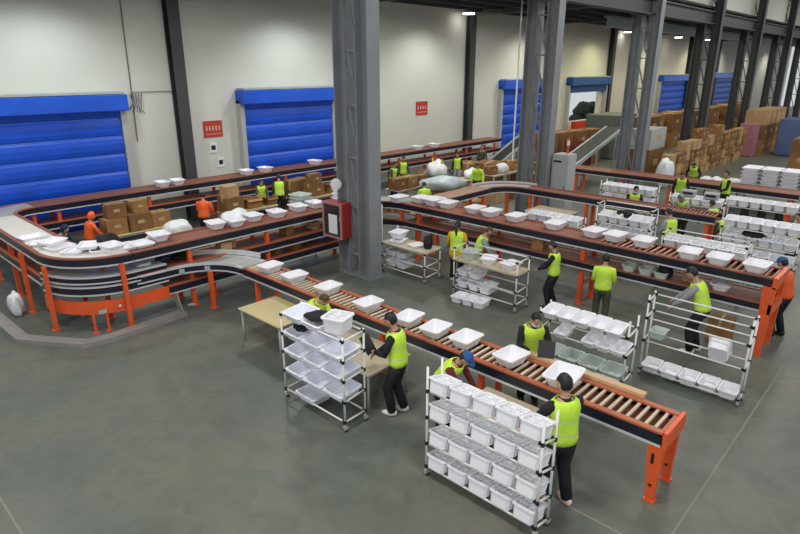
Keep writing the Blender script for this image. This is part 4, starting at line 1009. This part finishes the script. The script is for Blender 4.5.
for i in range(12):
    for k in range(2):
        put('cardboard_carton', CT[1] if (i + k) % 2 else CT[0], (40.5 + i * 2.1, 15.5 + (i % 2) * .4, 1.16 * k), 'dark carton, %s layer of the %s far stack below the distant dock curtains' % (ORD[k], ORD[i]), 'carton', 'far cartons under the distant docks', RND.uniform(-.1, .1), sc=(2.6, 2.6, 2.5))
for i in range(4):
    for k in range(2):
        put('cardboard_carton', CT[1], (29.4 + i * 1.4, 16.6 - i * .2, 1.0 * k), 'dark brown carton, %s up in the %s stack behind the second twin column' % (ORD[k], ORD[i]), 'carton', 'cartons behind the second twin column', RND.uniform(-.1, .1), sc=(2.0, 1.9, 2.15))
r = tag(MB().build('x', M_PINK), 'x', 'x'); bpy.data.objects.remove(r)
mb = MB(); mb.box((0, 0, 1.08), (1.1, .9, 1.9)); mb.box((0, 0, .07), (1.2, 1.0, .14), m=1); o = tag(mb.build('wrapped_pallet', [M_PINK, M_CARD2], bevel=0.03), 'pink film-wrapped pallet at the end of the carton row', 'pallet'); o.location = (43.3, 9.9, 0)
mb = MB(); mb.box((0, 0, 1.2), (2.4, 1.3, 2.2)); mb.box((0, 0, .06), (2.4, 1.3, .12), m=1); o = tag(mb.build('covered_pallet', [M_PBLUE, M_DSTEEL], bevel=0.03), 'slate blue covered load beside the aisle at the right edge', 'pallet'); o.location = (45.8, 7.9, 0)
mb = MB(); mb.box((0, 0, 1.35), (3.0, 2.0, 2.6)); mb.box((0, 0, .06), (3, 2, .12), m=1); o = tag(mb.build('covered_pallet', [M_GTARP, M_DSTEEL], bevel=0.05), 'grey-green covered load left of the third twin column', 'pallet'); o.location = (37.0, 16.3, 0)
mb = MB(); mb.box((0, 0, .5), (5.6, .3, .5))
for k in range(9): mb.box((-2.5 + k * .62, -.16, .5), (.06, .04, .5))
mb.box((-2.6, 0, .15), (.2, .3, .3)); mb.box((2.6, 0, .15), (.2, .3, .3)); mb.box((0, 0, -.5), (5.6, .25, 1.2))
o = tag(mb.build('dock_barrier', mat('bright_red_paint', (.62, .05, .02), .5)), 'bright red barrier across the open dock door', 'barrier'); o.location = (41.4, 19.7, 1.1)
for i in range(3):
    mb = MB(); mb.box((0, 0, .25), (1.3, 1.0, .06)); mb.box((0, 0, .03), (1.3, 1.0, .06))
    for sx in (-.6, .6):
        for sy in (-.45, .45): mb.box((sx, sy, .3), (.08, .08, .6))
    mb.box((0, -.46, .4), (1.2, .04, .3)); mb.box((-.6, 0, .4), (.04, .9, .3))
    o = tag(mb.build('steel_stillage', mat('dull_red_paint', (.20, .03, .02), .6)), 'dull red stillage between the inclined belt and third twin column, %s from the floor' % ORD[i], 'stillage', 'red stillages'); o.location = (29.6, 14.7, .62 * i); 
# white stacks
for i in range(4):
    for k in range(6):
        put('storage_tray', T_BIG, (26.9, 5.75 - .69 * i, .752 + .148 * k), 'white tray, %s up in the %s wide stack behind the rear conveyor' % (ORD[k], ORD[i]), 'tray', 'stacked white trays by the aisle', RND.uniform(-.01, .01), sc=(2.0, 1.0, .9))
r = thing('stillage_stand', 'steel stand under the wide white tray stacks by the aisle', 'stand', (26.9, 4.7, 0))
mb = MB(); mb.box((0, 0, .715), (1.2, 2.9, .06)); mb.build('top', M_GREY, r)
for sx in (-.5, .5):
    for sy in (-1.3, 1.3): mb = MB(); mb.box((sx, sy, .345), (.08, .08, .69)); mb.build('leg', M_GREY, r)
put('poly_bag', BAG[0], (*(28.96, 9.86, 0.75)[:2], 0.0), 'big white sack in front of the carton row, left of the stooping pair', 'sack', None, .3, sc=(1.5, 1.25, 4.2))
r = thing('pallet_box', 'brown pallet box under the big white sack', 'box', (33.29, 11.32, 0.00)); 
o = put('grey_panel_box', carton_mesh('grey_box', (2.0, 1.0, 1.0), M_GREY), (31.0, 11.6, 1.5), 'light grey box above the left end of the carton row', 'box', None)
bpy.data.objects.remove(r)
put('cardboard_carton', CT[1], (31.0, 11.6, 0), 'dark carton under the light grey box by the carton row', 'carton', None, sc=(3.2, 2.0, 3.26))
for i, (x, y) in enumerate(((27.0, 7.45), (27.2, 7.1), (26.9, 6.75), (27.3, 6.45))):
    put('poly_bag', BAG[i % 3], (x, y, .8), 'white parcel bag on the rear packing bench, %s from the left' % ORD[i], 'bag', 'bags on the rear packing bench', .5 * i, sc=.75)
table('grey packing bench behind the rear conveyor', 26.4, 27.7, 6.3, 7.7, .8, M_GREY, M_DSTEEL)
for i, (x, y) in enumerate(((20.45, 6.1), (20.45, 5.4))):
    r = thing('label_printer', 'grey and black label printer on the middle rack before the rear conveyor, %s one' % ('left' if i == 0 else 'right'), 'printer', (x, y, 1.41), .1)
    mb = MB(); mb.box((0, 0, .09), (.36, .42, .18)); mb.build('printer_body', M_GREY, r, bevel=.015); mb = MB(); mb.box((-.184, 0, .1), (.01, .3, .08)); mb.build('front_panel', M_BLACK, r)

# ---------------------------------------------------------------- column fittings, cabinet, wall signs, lamps
r = thing('extinguisher_cabinet', 'red extinguisher cabinet with a white notice on the nearest twin column', 'cabinet', (10.07, 11.72, 1.07))
mb = MB(); mb.box((0, 0, .48), (.34, .76, .96)); mb.build('cabinet_body', M_RED, r, bevel=.01)
mb = MB()
for a in ((0, .46, .86, .06), (0, .46, .86, .06)): pass
mb.box((-.18, 0, .03), (.03, .76, .06)); mb.box((-.18, 0, .93), (.03, .76, .06)); mb.box((-.18, -.35, .48), (.03, .06, .84)); mb.box((-.18, .35, .48), (.03, .06, .84))
d_ = mb.build('door_frame', mat('dull_pink_frame', (.42, .22, .20), .5), r)
mb = MB(); mb.box((-.172, 0, .48), (.01, .64, .84)); mb.build('glass', M_GLASS, d_)
mb = MB(); mb.box((-.181, -.03, .38), (.004, .34, .52)); mb.build('notice', M_PAPER, d_)
mb = MB(); mb.tube((-.2, -.33, .5), (-.2, -.33, .6), .012, 8); mb.build('handle', M_GREY, d_)
r = tag(MB().build('x', M_PAPER), 'x', 'x'); bpy.data.objects.remove(r)
mb = MB(); mb.tube((0, 0, 0), (-.03, 0, 0), .15, 24); mb.tube((-.03, 0, 0), (-.045, 0, 0), .13, 24, .09)
o = tag(mb.build('round_plaque', M_PAPER), 'round white plaque on the nearest twin column above the red cabinet', 'plaque'); o.location = (10.2, 11.87, 2.46); o.rotation_euler = (0, 0, .7)

r = thing('control_cabinet', 'tall pale grey control cabinet with a warning light beside the second twin column', 'cabinet', (19.72, 10.28, 0), group=None)
mb = MB(); mb.box((0, 0, 1.25), (.6, .64, 2.4)); mb.box((0, 0, .04), (.56, .6, .08)); mb.build('cabinet_body', M_GREY, r, bevel=.01)
mb = MB(); mb.box((-.305, 0, 1.25), (.015, .58, 2.2)); dd = mb.build('door', M_GREY, r); mb = MB(); mb.box((-.32, -.23, 1.25), (.02, .03, .16)); mb.build('handle', M_BLACK, dd)
mb = MB(); mb.box((-.315, .1, 2.2), (.006, .3, .07)); mb.build('label_plate', M_BLACK, r)
mb = MB(); mb.tube((0, -.1, 2.45), (0, -.1, 2.75), .03, 8); mb.build('beacon_post', M_ORANGE, r); mb = MB(); mb.tube((0, -.1, 2.75), (0, -.1, 2.92), .055, 10); mb.build('beacon', mat('beacon_cream', (.85, .8, .6), .3), r)

def wall_sign(label, x0, x1, z0, z1, rows, m=M_SIGN):
    r = thing('wall_sign', label, 'sign', ((x0 + x1) / 2, WY - .012, z0), group=None)
    w, h = x1 - x0, z1 - z0
    mb = MB(); mb.box((0, 0, h / 2), (w, .02, h)); mb.build('panel', m, r)
    mb = MB()
    if m is M_PAPER: mb.box((0, -.012, h * .5), (w * .6, .004, h * .45)); rows = ()
    for (zc, hh, n) in rows:
        for i in range(n):
            cx = -w * .42 + w * .84 * (i + .5) / n; cw = w * .84 / n * .36; z = h * zc
            mb.box((cx - cw * .5, -.012, z), (cw * .22, .004, hh * h)); mb.box((cx + cw * .5, -.012, z), (cw * .22, .004, hh * h))
            mb.box((cx, -.012, z + hh * h * .42), (cw * 1.3, .004, hh * h * .16)); mb.box((cx, -.012, z), (cw * 1.1, .004, hh * h * .14)); mb.box((cx, -.012, z - hh * h * .42), (cw * 1.3, .004, hh * h * .16))
    mb.build('lettering', M_PAPER if m is M_SIGN else M_BLACK, r)
wall_sign('red wall sign with a row of white characters between the two left dock doors', 11.27, 12.05, 2.92, 3.52, ((.55, .26, 5), (.2, .08, 7)))
wall_sign('small square red wall sign on the bare wall right of the nearest column', 23.1, 24.0, 3.08, 3.76, ((.55, .22, 4), (.22, .08, 6)))
wall_sign('upper white paper notice under the red wall sign', 11.45, 11.75, 2.35, 2.72, ((.5, .4, 2),), M_PAPER)
wall_sign('lower white paper notice beneath the upper one', 11.72, 12.0, 1.78, 2.15, ((.5, .5, 2),), M_PAPER)

mb = MB(); mb.tube((8.78, WY - .03, 3.0), (8.86, WY - .03, 8.3), .014, 6); mb.tube((8.78, WY - .05, 4.62), (10.2, WY - .05, 4.62), .012, 6)
for k in range(5): mb.chain([(8.72 + .1 * k, WY - .06, 4.58), (8.78 + .06 * k, WY - .1, 4.3 - .06 * k), (8.66 + .12 * k, WY - .07, 4.05 - .03 * k)], [.014] * 3, 6)
tag(mb.build('wall_cable', mat('dull_cable', (.12, .11, .1), .6)), 'dark cables knotted and running up the wall between the left dock door and column', 'cable')
mb = MB(); mb.chain([(23.92, 15.12, 1.00), (*(23.92, 15.12, 1.00)[:2], 8.3)], [.035, .035], 8)
tag(mb.build('hanging_conduit', M_PIPE), 'thin white conduit running from the ceiling down beside the second twin column', 'conduit')

def lamp(label, x, y, z):
    r = thing('high_bay_lamp', label, 'lamp', (x, y, z), group='ceiling lamps')
    mb = MB(); mb.tube((0, 0, .05), (0, 0, .22), .34, 16, .1); mb.build('lamp_shade', M_GREY, r)
    mb = MB(); mb.tube((0, 0, .0), (0, 0, .05), .3, 16); mb.build('bulb_disc', M_LAMP, r)
    mb = MB(); mb.tube((0, 0, .2), (0, 0, 8.38 - z), .02, 6); mb.build('stem', M_DSTEEL, r)
LP = [(26.4, 19.85, 8.0), (46.6, 20.0, 7.9), (55.6, 19.4, 7.8), (52.0, 15.5, 7.7), (62, 19.0, 7.8)]
for i, (x, y, z) in enumerate(LP):
    lamp('glowing high bay lamp under the dark roof near the back wall, %s from the left' % ORD[i], x, y, z)
